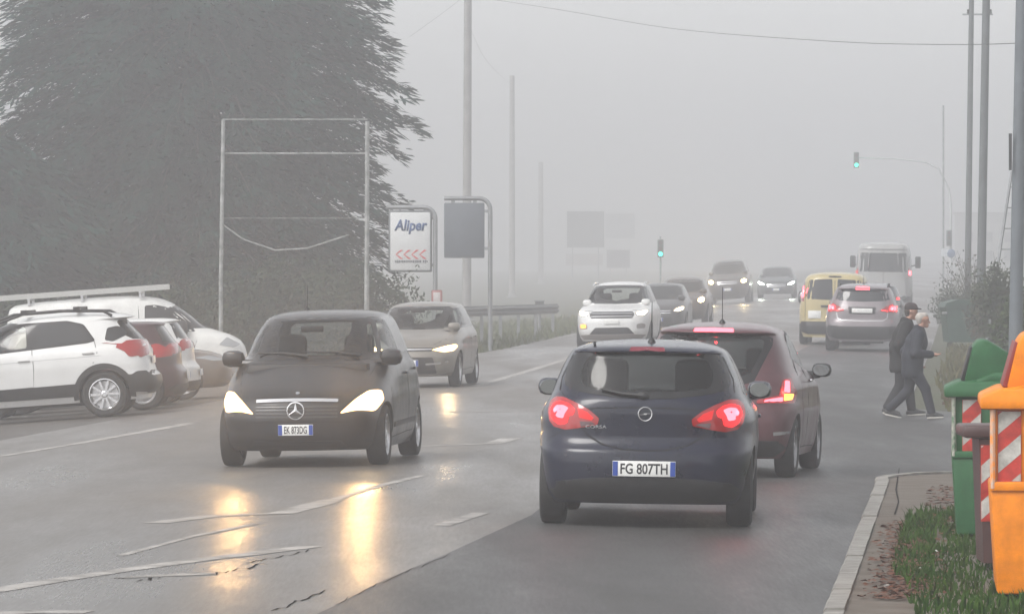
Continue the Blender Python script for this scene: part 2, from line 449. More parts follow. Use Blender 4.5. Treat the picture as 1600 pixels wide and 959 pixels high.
    def mirrors(s, x, z, r=(.10, .10, .072), y=None, m=None, face=-1):
        for sg in (-1, 1):
            h, n = s.hit('left' if sg > 0 else 'right', x, z-.03)
            yo = (abs(h.y)+.115) if y is None else y
            yo = min(yo, abs(h.y)+.16)
            b = MB(); b.box((x, sg*yo, z), (r[0]*1.7, r[1]*2, r[2]*2), Matrix.Rotation(sg*.12, 3, 'Z'), bev=min(r)*.8); b.tube([(x+.03, sg*(abs(h.y)-.06), z-.06), (x+.02, sg*(yo-.02), z-.045)], [.05, .035], 10)
            o = b.build('wing_mirror', m or s.pt, s.root)
            g = MB(); g.lathe([(0, .006), (.80, .006), (.86, .0)], 20, Matrix.Translation((x-r[0]*.86, sg*yo, z)) @ Matrix.Rotation(-math.pi/2, 4, 'Y') @ Matrix.Diagonal((r[2], r[1], 1, 1)))
            g.build('mirror_glass', M_mirror, o)
    def plate(s, face, z, txt, w=.52, h=.11, y=0, bands=True, off=.02):
        p, n = s.hit(face, y, z); sg = -1 if face == 'rear' else 1
        b = MB(); b.box((p.x+sg*off, y, z), (.012, w, h), bev=.003); o = b.build('number_plate', M_plate, s.root)
        Mx = Matrix(((0, 0, sg), (sg, 0, 0), (0, 1, 0)))
        x1 = p.x+sg*(off+.0065)
        if bands:
            for q in (-1, 1):
                b = MB(); b.box((x1, y+q*(w/2-.022), z), (.003, .04, h-.008)); b.build('blue_band', M_blue, o)
        if txt:
            me = text_mesh(txt, w-.125, h*.70, .018); me.transform(Matrix.Translation((x1, y, z)) @ Mx.to_4x4()); link('plate_number', me, M_ink, o)
        return o
    def antenna(s, x, y=0, l=.32, rake=.25):
        h, n = s.hit('top', x, y)
        b = MB(); b.lathe([(.035, -.01), (.03, .012), (.012, .035), (0, .04)], 12, Matrix.Translation(h)); b.tube([h+Vector((0, 0, .02)), h+Vector((-l*rake, 0, l))], [.005, .003], 6); b.build('antenna', M_black, s.root)
    def handles(s, pts, m=None):
        for x, z in pts:
            for f in ('left', 'right'):
                h, n = s.hit(f, x, z); b = MB(); b.box(h+n*.02, (.18, .022, .03), bev=.009); b.build('door_handle', m or s.pt, s.root)
    def arch_trim(s, m=M_black, w=.06):
        for x in s.ax:
            for f in ('left', 'right'):
                R0 = s.r*s.S.get('arch', 1.13); a = np.linspace(math.radians(-8), math.radians(188), 26)
                P = [(x+(R0+w)*math.cos(t), s.r+(R0+w)*math.sin(t)) for t in a]+[(x+(R0-.004)*math.cos(t), s.r+(R0-.004)*math.sin(t)) for t in a[::-1]]
                s.patch('wheel_arch_trim', f, [P], m, off=.012, th=.03, step=.08)
    def glow(s, face, y, z, color, power, off=.12, rad=.05, parent=None):
        p, n = s.hit(face, y, z); d = bpy.data.lights.new('lamp_light', 'SPOT' if face == 'front' else 'POINT'); d.color = color; d.energy = power*(1.1 if face == 'front' else 1); d.shadow_soft_size = rad*(1.7 if face == 'front' else .7)
        if face == 'front': d.spot_size = math.radians(34); d.spot_blend = 1.0
        o = bpy.data.objects.new('lamp_light', d); col.objects.link(o); o.parent = s.root; o.location = p + Vector(((.05 if face == 'front' else -.03), 0, 0))
        if face == 'front': o.rotation_euler = (0, math.radians(-95.5), 0)
    # ---- standing the vehicle on the terrain
    def place(s, X, Y, th, ref='rear'):
        """th: heading, from +Y (away from the camera) towards +X; X, Y: centre of the rear (or front) end"""
        k = getattr(s, 'k', 1.0)
        f2 = Vector((math.sin(th), math.cos(th), 0)); l2 = Vector((-f2.y, f2.x, 0))
        o = Vector((X, Y, 0)) - (f2*s.S['L']*k if ref == 'front' else Vector((0, 0, 0)))
        if ref == 'mid': o = Vector((X, Y, 0))-f2*s.S['L']/2
        q = {}
        for i, x in enumerate(s.ax):
            for sg in (-1, 1):
                p = o+f2*x*k+l2*(sg*s.trk*k); q[(i, sg)] = Vector((p.x, p.y, gz(p.x, p.y)+.004))
        rear = (q[(0, -1)]+q[(0, 1)])/2; fr = (q[(1, -1)]+q[(1, 1)])/2
        fw = (fr-rear).normalized(); lf = ((q[(0, 1)]+q[(1, 1)])-(q[(0, -1)]+q[(1, -1)])).normalized(); up = fw.cross(lf).normalized(); lf = up.cross(fw)
        M = Matrix((fw, lf, up)).transposed().to_4x4(); c = (rear+fr)/2
        xm = (s.ax[0]+s.ax[1])/2*k; M.translation = c - fw*xm; M = M @ Matrix.Diagonal((k, k, k, 1))
        s.root.matrix_world = M
        return s
    def at(s, px, sc_, rel=None, head=None, ref='rear'):
        Y = F/sc_; X = (px-800)/sc_
        return s.place(X, Y, head, ref)

def scale_spec(S, L=None, W=None, Hh=None, **k):
    fx = (L or S['L'])/S['L']; fy = (W or S['W'])/S['W']; fz = (Hh or S['H'])/S['H']
    o = dict(S); o['L'] = S['L']*fx; o['W'] = S['W']*fy; o['H'] = S['H']*fz
    for q in ('rear', 'front'): o[q] = [(x*fx, z*fz) for x, z in S[q]]
    o['width'] = [(w*fy, z*fz) for w, z in S['width']]
    for q in ('nr', 'nf', 'br', 'bf'):
        if q in S: o[q] = [(z*fz, v) for z, v in S[q]]
    o['ra'] = S['ra']*fx; o['wb'] = S['wb']*fx
    o.update(k); return o
def mir(P): return [(-a, b) for a, b in P][::-1]
def symmetric(half):
    """half outline from bottom centre up to top centre on +y -> full closed outline"""
    return half + [(-a, b) for a, b in half[::-1] if abs(a) > 1e-6]
# ------------------------------------------------------------------ body shapes: (x, z) rear and front profiles, (half width, z)
HATCH = dict(L=4.02, W=.873, H=1.48, wb=2.51, ra=.68, r=.31,
    rear=[(.12, .19), (.05, .26), (.005, .36), (0, .50), (.012, .60), (.06, .66), (.085, .72), (.085, .90), (.10, 1.0), (.145, 1.06), (.30, 1.30), (.345, 1.375), (.31, 1.395), (.34, 1.415), (.60, 1.455), (1.0, 1.472), (1.35, 1.48)],
    front=[(3.88, .19), (3.97, .26), (4.015, .38), (4.02, .5), (3.98, .63), (3.90, .73), (3.72, .82), (3.35, .91), (3.0, .975), (2.88, 1.0), (2.62, 1.13), (2.3, 1.29), (2.05, 1.39), (1.85, 1.44), (1.7, 1.465), (1.5, 1.48)],
    width=[(.79, .19), (.825, .27), (.85, .4), (.862, .52), (.873, .66), (.868, .76), (.872, .84), (.85, .93), (.80, 1.01), (.745, 1.15), (.655, 1.34), (.62, 1.39), (.575, 1.42), (.50, 1.445), (.36, 1.467), (.15, 1.48)],
    nr=[(.19, 8), (.7, 7.5), (.95, 5.5), (1.1, 4.6), (1.4, 5), (1.48, 3)], nf=[(.19, 6.5), (.6, 6), (.75, 5.5), (.95, 5), (1.05, 3.6), (1.4, 4), (1.48, 3)],
    br=[(.19, .12), (.6, .12), (1.0, .12), (1.4, .05)], bf=[(.19, .24), (.7, .24), (1.0, .14), (1.4, .06)], rim=(5, True, M_alloy))
MPV = dict(L=3.88, W=.882, H=1.593, wb=2.568, ra=.58, r=.31,
    rear=[(.1, .17), (.02, .3), (0, .5), (.03, .75), (.08, .95), (.2, 1.2), (.36, 1.45), (.34, 1.50), (.42, 1.53), (.7, 1.57), (1.0, 1.588), (1.2, 1.593)],
    front=[(3.76, .17), (3.83, .22), (3.875, .36), (3.88, .48), (3.86, .58), (3.80, .68), (3.68, .77), (3.42, .88), (3.1, 1.0), (2.93, 1.075), (2.62, 1.27), (2.3, 1.44), (2.1, 1.52), (1.85, 1.565), (1.6, 1.585), (1.4, 1.593)],
    width=[(.80, .17), (.84, .26), (.868, .4), (.88, .55), (.882, .68), (.874, .8), (.87, .9), (.84, 1.02), (.80, 1.08), (.72, 1.3), (.64, 1.47), (.61, 1.51), (.55, 1.545), (.46, 1.57), (.3, 1.587), (.12, 1.593)],
    nr=[(.17, 8), (.8, 7), (1, 5), (1.5, 5), (1.59, 3)], nf=[(.17, 6.5), (.55, 6.2), (.7, 5.6), (1.0, 5), (1.1, 3.8), (1.5, 4), (1.59, 3)],
    br=[(.17, .06), (1.5, .05)], bf=[(.17, .22), (.6, .26), (1.0, .2), (1.5, .10)], rim=(5, True, M_alloy))
SUV = dict(L=4.53, W=.92, H=1.68, wb=2.69, ra=.90, r=.35,
    rear=[(.12, .27), (.03, .4), (0, .55), (.03, .72), (.07, .80), (.08, 1.0), (.12, 1.10), (.30, 1.43), (.33, 1.52), (.25, 1.555), (.35, 1.60), (.65, 1.645), (1.1, 1.672), (1.5, 1.68)],
    front=[(4.40, .25), (4.48, .36), (4.53, .52), (4.525, .68), (4.49, .80), (4.42, .89), (4.2, .98), (3.7, 1.06), (3.3, 1.12), (3.15, 1.16), (2.8, 1.36), (2.45, 1.54), (2.2, 1.61), (1.95, 1.655), (1.75, 1.672), (1.6, 1.68)],
    width=[(.82, .25), (.87, .34), (.905, .5), (.915, .68), (.92, .82), (.91, .95), (.88, 1.06), (.84, 1.12), (.77, 1.3), (.685, 1.5), (.655, 1.56), (.60, 1.60), (.52, 1.635), (.38, 1.665), (.15, 1.68)],
    nr=[(.25, 8), (.8, 7), (1.1, 5), (1.5, 5), (1.68, 3)], nf=[(.25, 6.5), (.7, 6.2), (.9, 6), (1.1, 5), (1.2, 3.8), (1.6, 4), (1.68, 3)],
    br=[(.25, .06), (1.6, .05)], bf=[(.25, .2), (.8, .2), (1.1, .13), (1.6, .07)], rim=(10, False, M_alloy), tw=.12)
VAN = dict(L=5.0, W=.956, H=1.97, wb=3.1, ra=.95, r=.33,
    rear=[(.1, .25), (.02, .38), (0, .5), (.03, .6), (.05, .8), (.06, 1.1), (.12, 1.7), (.16, 1.83), (.26, 1.90), (.6, 1.945), (1.2, 1.962), (1.6, 1.97)],
    front=[(4.85, .2), (4.94, .32), (5, .5), (4.98, .68), (4.9, .85), (4.7, 1.0), (4.4, 1.12), (4.2, 1.2), (3.85, 1.5), (3.55, 1.73), (3.35, 1.83), (3.1, 1.90), (2.7, 1.95), (2.3, 1.97)],
    width=[(.86, .2), (.9, .3), (.945, .5), (.956, .75), (.95, 1.0), (.93, 1.12), (.90, 1.3), (.84, 1.65), (.81, 1.76), (.76, 1.84), (.66, 1.90), (.45, 1.945), (.2, 1.97)],
    nr=[(.2, 7), (1.1, 7), (1.8, 6), (1.97, 4)], nf=[(.2, 6.5), (.9, 5.5), (1.2, 4.2), (1.8, 4), (1.97, 4)], br=[(.2, .03), (1.9, .03)], bf=[(.2, .14), (1.2, .16), (1.9, .1)], rim=(5, False, M_steel))
MINIBUS = dict(L=7.0, W=1.0, H=2.68, wb=3.95, ra=1.75, r=.36,
    rear=[(.12, .3), (0, .45), (0, .6), (.03, 1.3), (.07, 2.3), (.12, 2.5), (.25, 2.6), (.6, 2.65), (1.5, 2.68)],
    front=[(6.85, .3), (6.97, .5), (7.0, .7), (6.9, 1.0), (6.6, 1.2), (6.35, 1.35), (5.9, 1.9), (5.6, 2.3), (5.4, 2.5), (5.1, 2.6), (4.7, 2.65), (4.0, 2.68)],
    width=[(.92, .3), (.97, .5), (1.0, 1.0), (.99, 1.3), (.95, 2.0), (.90, 2.4), (.86, 2.52), (.76, 2.61), (.5, 2.66), (.2, 2.68)],
    nr=[(.3, 8), (2.68, 6)], nf=[(.3, 7), (2.68, 5)], br=[(.3, .03), (2.68, .04)], bf=[(.3, .12), (2.6, .1)], rim=(5, False, M_steel))

ROADTH = math.atan(.083)
# ---------------- dark blue hatchback, nearest
def corsa():
    c = Car('hatchback_car', 'dark blue three-door hatchback, nearest of all, plate FG 807TH, brake lamps lit', 'car',
            HATCH, paint('dark_blue', (.002, .004, .018), dirt=.25, rough=.3), hollow=True)
    k = lambda px, py: ((1011-px)/194, (818-py)/194)
    outer = symmetric([(0, 1.022), (.22, 1.028), (.45, 1.055), (.60, 1.085), (.655, 1.12), (.665, 1.17), (.645, 1.26), (.60, 1.345), (.56, 1.378), (.46, 1.39), (0, 1.397)])
    inner = rounded(symmetric([(0, 1.075), (.40, 1.09), (.50, 1.115), (.53, 1.17), (.515, 1.27), (.47, 1.345), (.40, 1.362), (0, 1.368)]), .02, 2)
    c.pane('rear_window', 'rear', outer, inner)
    c.pane('windscreen', 'front', symmetric([(0, 1.0), (.45, 1.005), (.70, 1.03), (.66, 1.16), (.57, 1.36), (.5, 1.395), (0, 1.405)]), symmetric([(0, 1.035), (.45, 1.04), (.655, 1.06), (.62, 1.16), (.54, 1.335), (.48, 1.365), (0, 1.372)]), M_clear)
    for f in ('left', 'right'):
        c.pane('side_window', f, rounded([(.75, 1.06), (2.62, .99), (2.5, 1.09), (2.15, 1.30), (1.95, 1.375), (1.3, 1.40), (.95, 1.34)], .04), rounded([(1.62, 1.06), (2.45, 1.03), (2.38, 1.10), (2.1, 1.28), (1.93, 1.35), (1.66, 1.365)], .03))
    # tail lamps, traced: dark red lens with the lit brake area as its own piece
    lens = [k(*p) for p in [(859, 640), (862, 627), (870, 620), (884, 620), (905, 628), (925, 638), (940, 650), (938, 660), (908, 666), (888, 669), (870, 665), (862, 655)]]
    for sg in (1, -1):
        q = (lambda P: P) if sg > 0 else mir
        o = c.patch('tail_light', 'rear', [rounded(q(lens), .012, 2)], M_tail, off=.010, th=.03)
        c.patch('brake_lamp', 'rear', [rounded(q([k(*p) for p in [(864, 640), (868, 630), (880, 626), (894, 630), (903, 638), (900, 646), (893, 648), (891, 659), (879, 662), (868, 655)]]), .012, 2)], M_stop, off=.0125, th=.005, parent=o)
        c.patch('brake_lamp_core', 'rear', [rounded(q([k(*p) for p in [(868, 640), (873, 633), (884, 632), (893, 636), (888, 643), (884, 652), (875, 651)]]), .012, 2)], M_stophot, off=.0145, th=.004, parent=o)
        c.patch('tail_lamp_bar', 'rear', [rounded(q([k(*p) for p in [(906, 635), (922, 641), (932, 650), (928, 654), (909, 650)]]), .006, 2)], M_tailon, off=.0125, th=.004, parent=o)
        c.patch('reversing_lamp', 'rear', [rounded(q([k(*p) for p in [(910, 655), (928, 656), (935, 659), (912, 664)]]), .006, 2)], mat('smoked_lens', (.10, .05, .055), rough=.1), off=.0125, th=.004, parent=o)
    c.patch('high_brake_light', 'rear', [rounded(symmetric([(0, 1.402), (.145, 1.400), (.135, 1.424), (0, 1.428)]), .008, 2)], mat('unlit_red_lens', (.16, .006, .02), rough=.15), off=.008)
    # tailgate seams and lower recess
    c.line('tailgate_seam', 'rear', [k(*p) for p in [(912, 664), (922, 676), (945, 690), (975, 697), (1011, 699)]] + [(-a, b) for a, b in [k(*p) for p in [(975, 697), (945, 690), (922, 676), (912, 664)]]], .011)
    c.line('crease_line', 'rear', [(a, .955-.02*(a/.5)**2) for a in np.linspace(.5, -.5, 15)], .010, M_seam)
    for sg in (1, -1): c.line('tailgate_side_seam', 'rear', [(sg*a, b) for a, b in [(.60, 1.36), (.685, 1.18), (.70, 1.08), (.66, 1.04), (.55, .97)]], .007)
    c.line('bumper_seam', 'rear', [(.79, .68), (.70, .735), (.56, .775)], .006); c.line('bumper_seam', 'rear', [(-.79, .68), (-.70, .735), (-.56, .775)], .006)
    c.patch('lower_bumper', 'rear', [symmetric([(0, .205), (.45, .205), (.70, .225), (.78, .29), (.70, .36), (.42, .395), (0, .40)])], M_black, off=.006)
    c.patch('plate_recess', 'rear', [rounded([(-.36, .41), (.36, .41), (.33, .565), (-.33, .565)], .03)], c.pt, off=.004, th=.004)
    c.plate('rear', .474, 'FG 807TH', .50, .122)
    # round badge with a bolt
    h, n = c.hit('rear', 0, .905); x = h.x-.012
    b = MB(); b.tube([(x, .053*math.cos(a), .905+.053*math.sin(a)) for a in np.linspace(0, 2*math.pi, 29)], .0065, 6); bd = b.build('badge', M_chrome, c.root)
    b = MB(); b.prism([(.075, .899), (-.012, .899), (-.012, .907), (-.075, .911), (.012, .911), (.012, .903)], x-.004, x+.004, 'x'); b.build('bolt_emblem', M_chrome, bd)
    h, n = c.hit('rear', .37, .795); me = text_mesh('CORSA', .17, .026, .02); me.transform(Matrix.Translation((h.x-.006, .39, .797)) @ Matrix(((0, 0, -1), (-1, 0, 0), (0, 1, 0))).to_4x4()); link('model_lettering', me, M_steel, c.root)
    # wiper, antenna, mirrors, roof
    hb, n = c.hit('rear', .02, 1.05); b = MB(); b.ball(hb+Vector((-.02, 0, 0)), (.03, .05, .035), 12, 8)
    p0 = hb+Vector((-.035, 0, .0)); h2, n = c.hit('rear', .36, 1.10); b.tube([p0, p0.lerp(h2+Vector((-.03, 0, 0)), .5)+Vector((-.01, 0, -.012)), h2+Vector((-.03, 0, 0))], [.016, .012, .008], 8); b.build('rear_wiper', M_black, c.root)
    c.antenna(.78, -.02, .33, .12)
    c.mirrors(2.36, 1.06, (.075, .10, .072), y=.885)
    b = MB(); b.box((.55, .43, 1.452), (.05, .022, .03), bev=.006); b.build('roof_fitting', M_black, c.root)
    c.seats(1.75, .36, .42, .98, hr=(.34, .31)); c.dash(2.75, .35)
    for sg in (-1, 0, 1):
        b = MB(); b.box((.98, sg*.42, 1.02), (.09, .24, .14), bev=.04); b.build('rear_headrest', M_seat, c.root)
    b = MB(); b.box((.95, 0, .72), (.2, 1.2, .5), bev=.06); b.build('rear_seat', M_seat, c.root)
    for sg in (-1, 1):
        c.line('door_seam', 'left' if sg > 0 else 'right', [(1.5, 1.05), (1.45, .8), (1.5, .3), (2.6, .27), (2.72, .6), (2.68, .97)], .008)
        c.sym('headlight', 'front', [(.45, .68), (.72, .72), (.78, .80), (.62, .80)], M_clearlens, off=.006) if sg > 0 else None
    c.handles([(1.62, .86)])
    c.patch('front_grille', 'front', [symmetric([(0, .5), (.4, .52), (.45, .66), (0, .68)])], M_black, off=.006)
    c.glow('rear', .74, .93, (1, .03, .04), 1.6, .15); c.glow('rear', -.74, .93, (1, .03, .04), 1.6, .15)
    c.finish(); c.at(1005, 197, head=.058); return c

# ---------------- small hatchback ahead of it
def ypsilon():
    S = scale_spec(HATCH, 3.842, .822, 1.518, wb=2.39, ra=.66, r=.30)
    S['rear'] = [(.12, .19), (.04, .27), (.005, .38), (0, .52), (.02, .66), (.05, .76), (.07, .9), (.14, 1.02), (.34, 1.34), (.36, 1.40), (.26, 1.425), (.30, 1.45), (.55, 1.488), (1.0, 1.51), (1.3, 1.518)]
    S['rim'] = (8, False, M_steel)
    c = Car('small_hatchback_car', 'small dark mauve hatchback just ahead of the dark blue car, brake lamps lit', 'car', S, paint('mauve', (.095, .04, .046), metal=.25, dirt=.2), hollow=True)
    c.pane('rear_window', 'rear', symmetric([(0, .90), (.3, .91), (.42, .95), (.56, 1.30), (.56, 1.37), (.5, 1.40), (0, 1.41)]), symmetric([(0, .99), (.3, 1.0), (.38, 1.03), (.48, 1.28), (.49, 1.34), (.45, 1.365), (0, 1.375)]))
    c.pane('windscreen', 'front', symmetric([(0, 1.03), (.45, 1.035), (.66, 1.06), (.62, 1.2), (.54, 1.4), (.48, 1.43), (0, 1.44)]), None, M_clear)
    for f in ('left', 'right'):
        c.pane('front_side_window', f, rounded([(1.62, 1.07), (2.5, 1.02), (2.42, 1.1), (2.1, 1.31), (1.9, 1.385), (1.64, 1.40)], .03), None)
        c.pane('rear_side_window', f, rounded([(.92, 1.17), (1.56, 1.075), (1.58, 1.40), (1.25, 1.385), (1.05, 1.33)], .04), None)
        c.line('door_seam', f, [(1.6, 1.07), (1.58, .8), (1.6, .28), (2.5, .26), (2.62, .6), (2.56, 1.0)], .009)
        c.line('rear_door_seam', f, [(1.0, 1.16), (.92, 1.0), (1.02, .75), (1.15, .5), (1.25, .28), (1.6, .28)], .009)
        c.line('window_trim', f, [(1.05, 1.34), (1.25, 1.40), (1.64, 1.42), (1.9, 1.40), (2.12, 1.32), (2.5, 1.06)], .022, M_black, .006, .01)
    # upright L-shaped lamps on the corner pillars
    for sg in (1, -1):
        q = (lambda P: P) if sg > 0 else mir
        o = c.patch('tail_light', 'rear', [rounded(q([(.45, .735), (.785, .735), (.80, .84), (.745, .98), (.685, .97), (.66, .82), (.46, .77)]), .012, 2)], M_tail, off=.012, th=.03)
        c.patch('brake_lamp', 'rear', [rounded(q([(.70, .85), (.745, .84), (.735, .95), (.70, .955)]), .01, 2)], M_stophot, off=.016, th=.005, parent=o)
        c.patch('brake_lamp', 'rear', [rounded(q([(.52, .75), (.69, .755), (.69, .80), (.53, .77)]), .01, 2)], M_stophot, off=.016, th=.005, parent=o)
        c.patch('indicator_lamp', 'rear', [rounded(q([(.70, .76), (.765, .77), (.775, .83), (.70, .83)]), .01, 2)], M_indic, off=.016, th=.005, parent=o)
    c.patch('high_brake_light', 'rear', [rounded(symmetric([(0, 1.430), (.20, 1.428), (.19, 1.452), (0, 1.456)]), .008, 2)], M_stophot, off=.014)
    c.glow('rear', 0, 1.44, (1, .03, .04), .6, .10, .03); c.glow('rear', -.72, .85, (1, .06, .04), 1.0, .12)
    c.antenna(1.0, 0, .36, .06); c.mirrors(2.42, 1.03, (.08, .10, .07), y=.87, m=M_black)
    c.handles([(1.78, .93)], M_chrome)
    c.patch('lower_bumper', 'rear', [symmetric([(0, .205), (.62, .215), (.74, .30), (.66, .37), (0, .38)])], M_black, off=.006)
    c.sym('rear_reflector', 'rear', [(.62, .42), (.76, .44), (.76, .465), (.62, .455)], M_clearlens, off=.008)
    c.plate('rear', .62, '', .5, .11)
    c.seats(1.7, .34, .42, .98); c.dash(2.65, .34)
    c.finish(); c.at(1107, 159, head=.152); return c

# ---------------- dark people carrier with warm headlamps
def merc():
    c = Car('mpv_car', 'dark compact people carrier with bright warm headlamps and a star badge, plate EK 873DG', 'car', MPV, paint('graphite', (.016, .016, .018), dirt=.3, rough=.38), hollow=True)
    c.pane('windscreen', 'front', symmetric([(0, 1.085), (.4, 1.09), (.70, 1.12), (.665, 1.26), (.585, 1.46), (.53, 1.50), (0, 1.515)]), symmetric([(0, 1.125), (.4, 1.13), (.66, 1.155), (.63, 1.26), (.555, 1.44), (.50, 1.475), (0, 1.488)]), M_clear)
    c.pane('rear_window', 'rear', symmetric([(0, 1.08), (.5, 1.10), (.6, 1.15), (.53, 1.40), (.48, 1.44), (0, 1.45)]), None)
    for f in ('left', 'right'):
        c.pane('side_window', f, rounded([(.55, 1.16), (2.88, 1.07), (2.55, 1.28), (2.2, 1.46), (1.95, 1.51), (1.0, 1.52), (.72, 1.45)], .04), rounded([(1.62, 1.14), (2.62, 1.11), (2.45, 1.25), (2.15, 1.43), (1.95, 1.475), (1.64, 1.48)], .03)) 
        c.line('door_seam', f, [(1.58, 1.1), (1.56, .8), (1.58, .3), (2.75, .27), (2.86, .6), (2.82, 1.05)], .009)
        c.line('rear_door_seam', f, [(.8, 1.14), (.75, .95), (.9, .75), (1.0, .5), (1.1, .3), (1.58, .3)], .009)
        c.line('sill_moulding', f, [(.98, .42), (2.7, .40)], .05, M_black, .008, .012)
    hl = [(.44, .545), (.60, .575), (.77, .56), (.83, .67), (.80, .77), (.70, .77), (.585, .685)]
    for sg in (1, -1):
        q = (lambda P: P) if sg > 0 else mir
        o = c.patch('headlight', 'front', [rounded(q(hl), .03, 3)], M_headrim, off=.008, th=.03)
        c.patch('headlight_beam', 'front', [rounded(q([(.535, .578), (.62, .598), (.745, .585), (.79, .67), (.77, .738), (.70, .738), (.615, .67)]), .03, 3)], M_head, off=.012, th=.008, parent=o)
        c.glow('front', sg*.66, .66, (1, .58, .22), 200, .35, .06)
    # grille: recess, louvres, chrome bar, star
    c.patch('grille', 'front', [rounded([(-.42, .49), (.42, .49), (.45, .64), (-.45, .64)], .03)], M_black, off=.004)
    for z in (.515, .55, .585, .615):
        c.line('grille_louvre', 'front', [(a, z) for a in np.linspace(-.42, .42, 13)], .014, mat('louvre_grey', (.06, .06, .062), rough=.35, metal=.4), .010, .01)
    c.line('chrome_bar', 'front', [(a, .683-.01*(a/.42)**2) for a in np.linspace(-.42, .42, 15)], .030, M_chrome, .012, .02)
    h, n = c.hit('front', 0, .58); x = h.x+.024
    b = MB(); b.tube([(x, .086*math.cos(a), .58+.086*math.sin(a)) for a in np.linspace(0, 2*math.pi, 33)], .009, 6); st = b.build('badge', M_chrome, c.root)
    for k in range(3):
        a = math.pi/2+2*math.pi*k/3; d = Vector((0, math.cos(a), math.sin(a))); t = Vector((0, -d.z, d.y)); o = Vector((x, 0, .58))
        b = MB(); b.add([o+t*.018, o-t*.018, o+d*.085, o+Vector((.012, 0, 0)), o-Vector((.006, 0, 0))], [(0, 2, 3), (2, 1, 3), (1, 0, 3), (0, 4, 2), (2, 4, 1), (1, 4, 0)]); b.build('star_point', M_chrome, st, None)
    h, n = c.hit('front', 0, .755); b = MB(); b.lathe([(.024, -.01), (.022, .006), (0, .009)], 16, Matrix.Translation(h) @ n.to_track_quat('Z', 'Y').to_matrix().to_4x4()); b.build('bonnet_emblem', M_chrome, c.root)
    c.plate('front', .385, 'EK 873DG', .36, .11)
    c.patch('lower_intake', 'front', [rounded([(-.5, .20), (.5, .20), (.45, .27), (-.45, .27)], .02)], M_black, off=.005)
    c.line('bumper_seam', 'front', [(a, .47-.02*abs(a)) for a in np.linspace(-.7, .7, 15)], .006)
    c.line('bonnet_seam', 'front', [(.45, .66), (.62, .78), (.68, .95), (.70, 1.07)], .008); c.line('bonnet_seam', 'front', [(-.45, .66), (-.62, .78), (-.68, .95), (-.70, 1.07)], .008)
    c.line('bonnet_seam', 'front', [(a, .715) for a in np.linspace(-.45, .45, 12)], .007)
    for a, b_ in (((.52, 1.10), (-.05, 1.14)), ((.0, 1.10), (-.55, 1.13))):
        p, n1 = c.hit('front', *a); q, n2 = c.hit('front', *b_); b = MB(); b.tube([p+n1*.03, p.lerp(q, .5)+n1*.045, q+n2*.03], [.016, .012, .008], 6); b.build('windscreen_wiper', M_black, c.root)
    c.mirrors(2.62, 1.10, (.10, .12, .085), y=1.0); c.antenna(1.2, -.25, .26, .3); c.handles([(1.75, .92), (.98, .95)])
    c.seats(1.75, .36, .5, 1.05); c.dash(2.85, .36, .95)
    c.finish(); c.at(463, 153, head=.105+math.pi, ref='front'); return c

# ---------------- generic front features for the oncoming traffic
def oncoming(name, label, cat, S, pt, px, s, head, lamp, hw=(.66, .68), glowp=25, hollow=False, group=None, emit=None, lit_sides=(1, -1), big=1.0, warm=(1, .68, .34)):
    c = Car(name, label, cat, S, pt, group, hollow)
    fz = S['H']/1.48; fy = S['W']/.873; L = S['L']
    zc = [p for p in S['front'] if p[0] < .76*L][0][1]            # foot of the windscreen
    top = S['H']-.09
    c.pane('windscreen', 'front', symmetric([(0, zc+.02), (.5*fy, zc+.03), (.69*fy, zc+.06), (.64*fy, zc+.45*(top-zc)), (.555*fy, top-.03), (.5*fy, top), (0, top+.01)]), symmetric([(0, zc+.055), (.5*fy, zc+.06), (.645*fy, zc+.085), (.605*fy, zc+.45*(top-zc)), (.53*fy, top-.055), (.48*fy, top-.03), (0, top-.02)]), M_clear)
    c.pane('rear_window', 'rear', symmetric([(0, zc+.06), (.5*fy, zc+.08), (.52*fy, top-.12), (.45*fy, top-.08), (0, top-.07)]), None)
    xa = [p for p in S['front'] if p[1] >= zc][0][0]; xt = [p for p in S['front'] if p[1] >= top][0][0]
    for f in ('left', 'right'):
        c.pane('side_window', f, rounded([(.20*L, zc+.07), (xa-.10, zc+.03), (xt+.02, top-.03), (.30*L, top-.01), (.24*L, top-.08)], .04), rounded([(.43*L, zc+.08), (xa-.32, zc+.07), (xt-.03, top-.06), (.435*L, top-.04)], .03))
        c.line('door_seam', f, [(.425*L, zc), (.42*L, .3), (.69*L, .28), (.715*L, .6), (.70*L, zc)], .009)
        c.line('rear_door_seam', f, [(.23*L, zc), (.27*L, .6), (.30*L, .3), (.42*L, .3)], .009)
    for sg in (1, -1):
        q = (lambda P: P) if sg > 0 else mir
        o = c.patch('headlight', 'front', [rounded(q(lamp), .02, 2)], M_headrim if (emit is M_head and sg in lit_sides) else M_clearlens, off=.008, th=.03)
        if sg in lit_sides:
            cy_ = sum(p[0] for p in lamp)/len(lamp); cz_ = sum(p[1] for p in lamp)/len(lamp)
            c.patch('headlight_beam', 'front', [rounded(q([(cy_+(a-cy_)*.82*big, cz_+(b-cz_)*.82*big) for a, b in lamp]), .02, 2)], emit or M_headw, off=.013, th=.008, parent=o)
            if glowp: c.glow('front', sg*cy_, cz_, warm, glowp, .3, .05)
    c.mirrors(xa-.28, zc+.06, (.09, .11, .075)); c.handles([(.46*L, zc-.14), (.27*L, zc-.12)])
    c.line('bonnet_seam', 'front', [(lamp[0][0]*.9, lamp[0][1]+.06), (.64*fy, zc-.14), (.68*fy, zc-.02)], .009); c.line('bonnet_seam', 'front', [(-lamp[0][0]*.9, lamp[0][1]+.06), (-.64*fy, zc-.14), (-.68*fy, zc-.02)], .009)
    return c
HL1 = [(.46, .60), (.62, .60), (.78, .66), (.79, .73), (.64, .72), (.48, .66)]
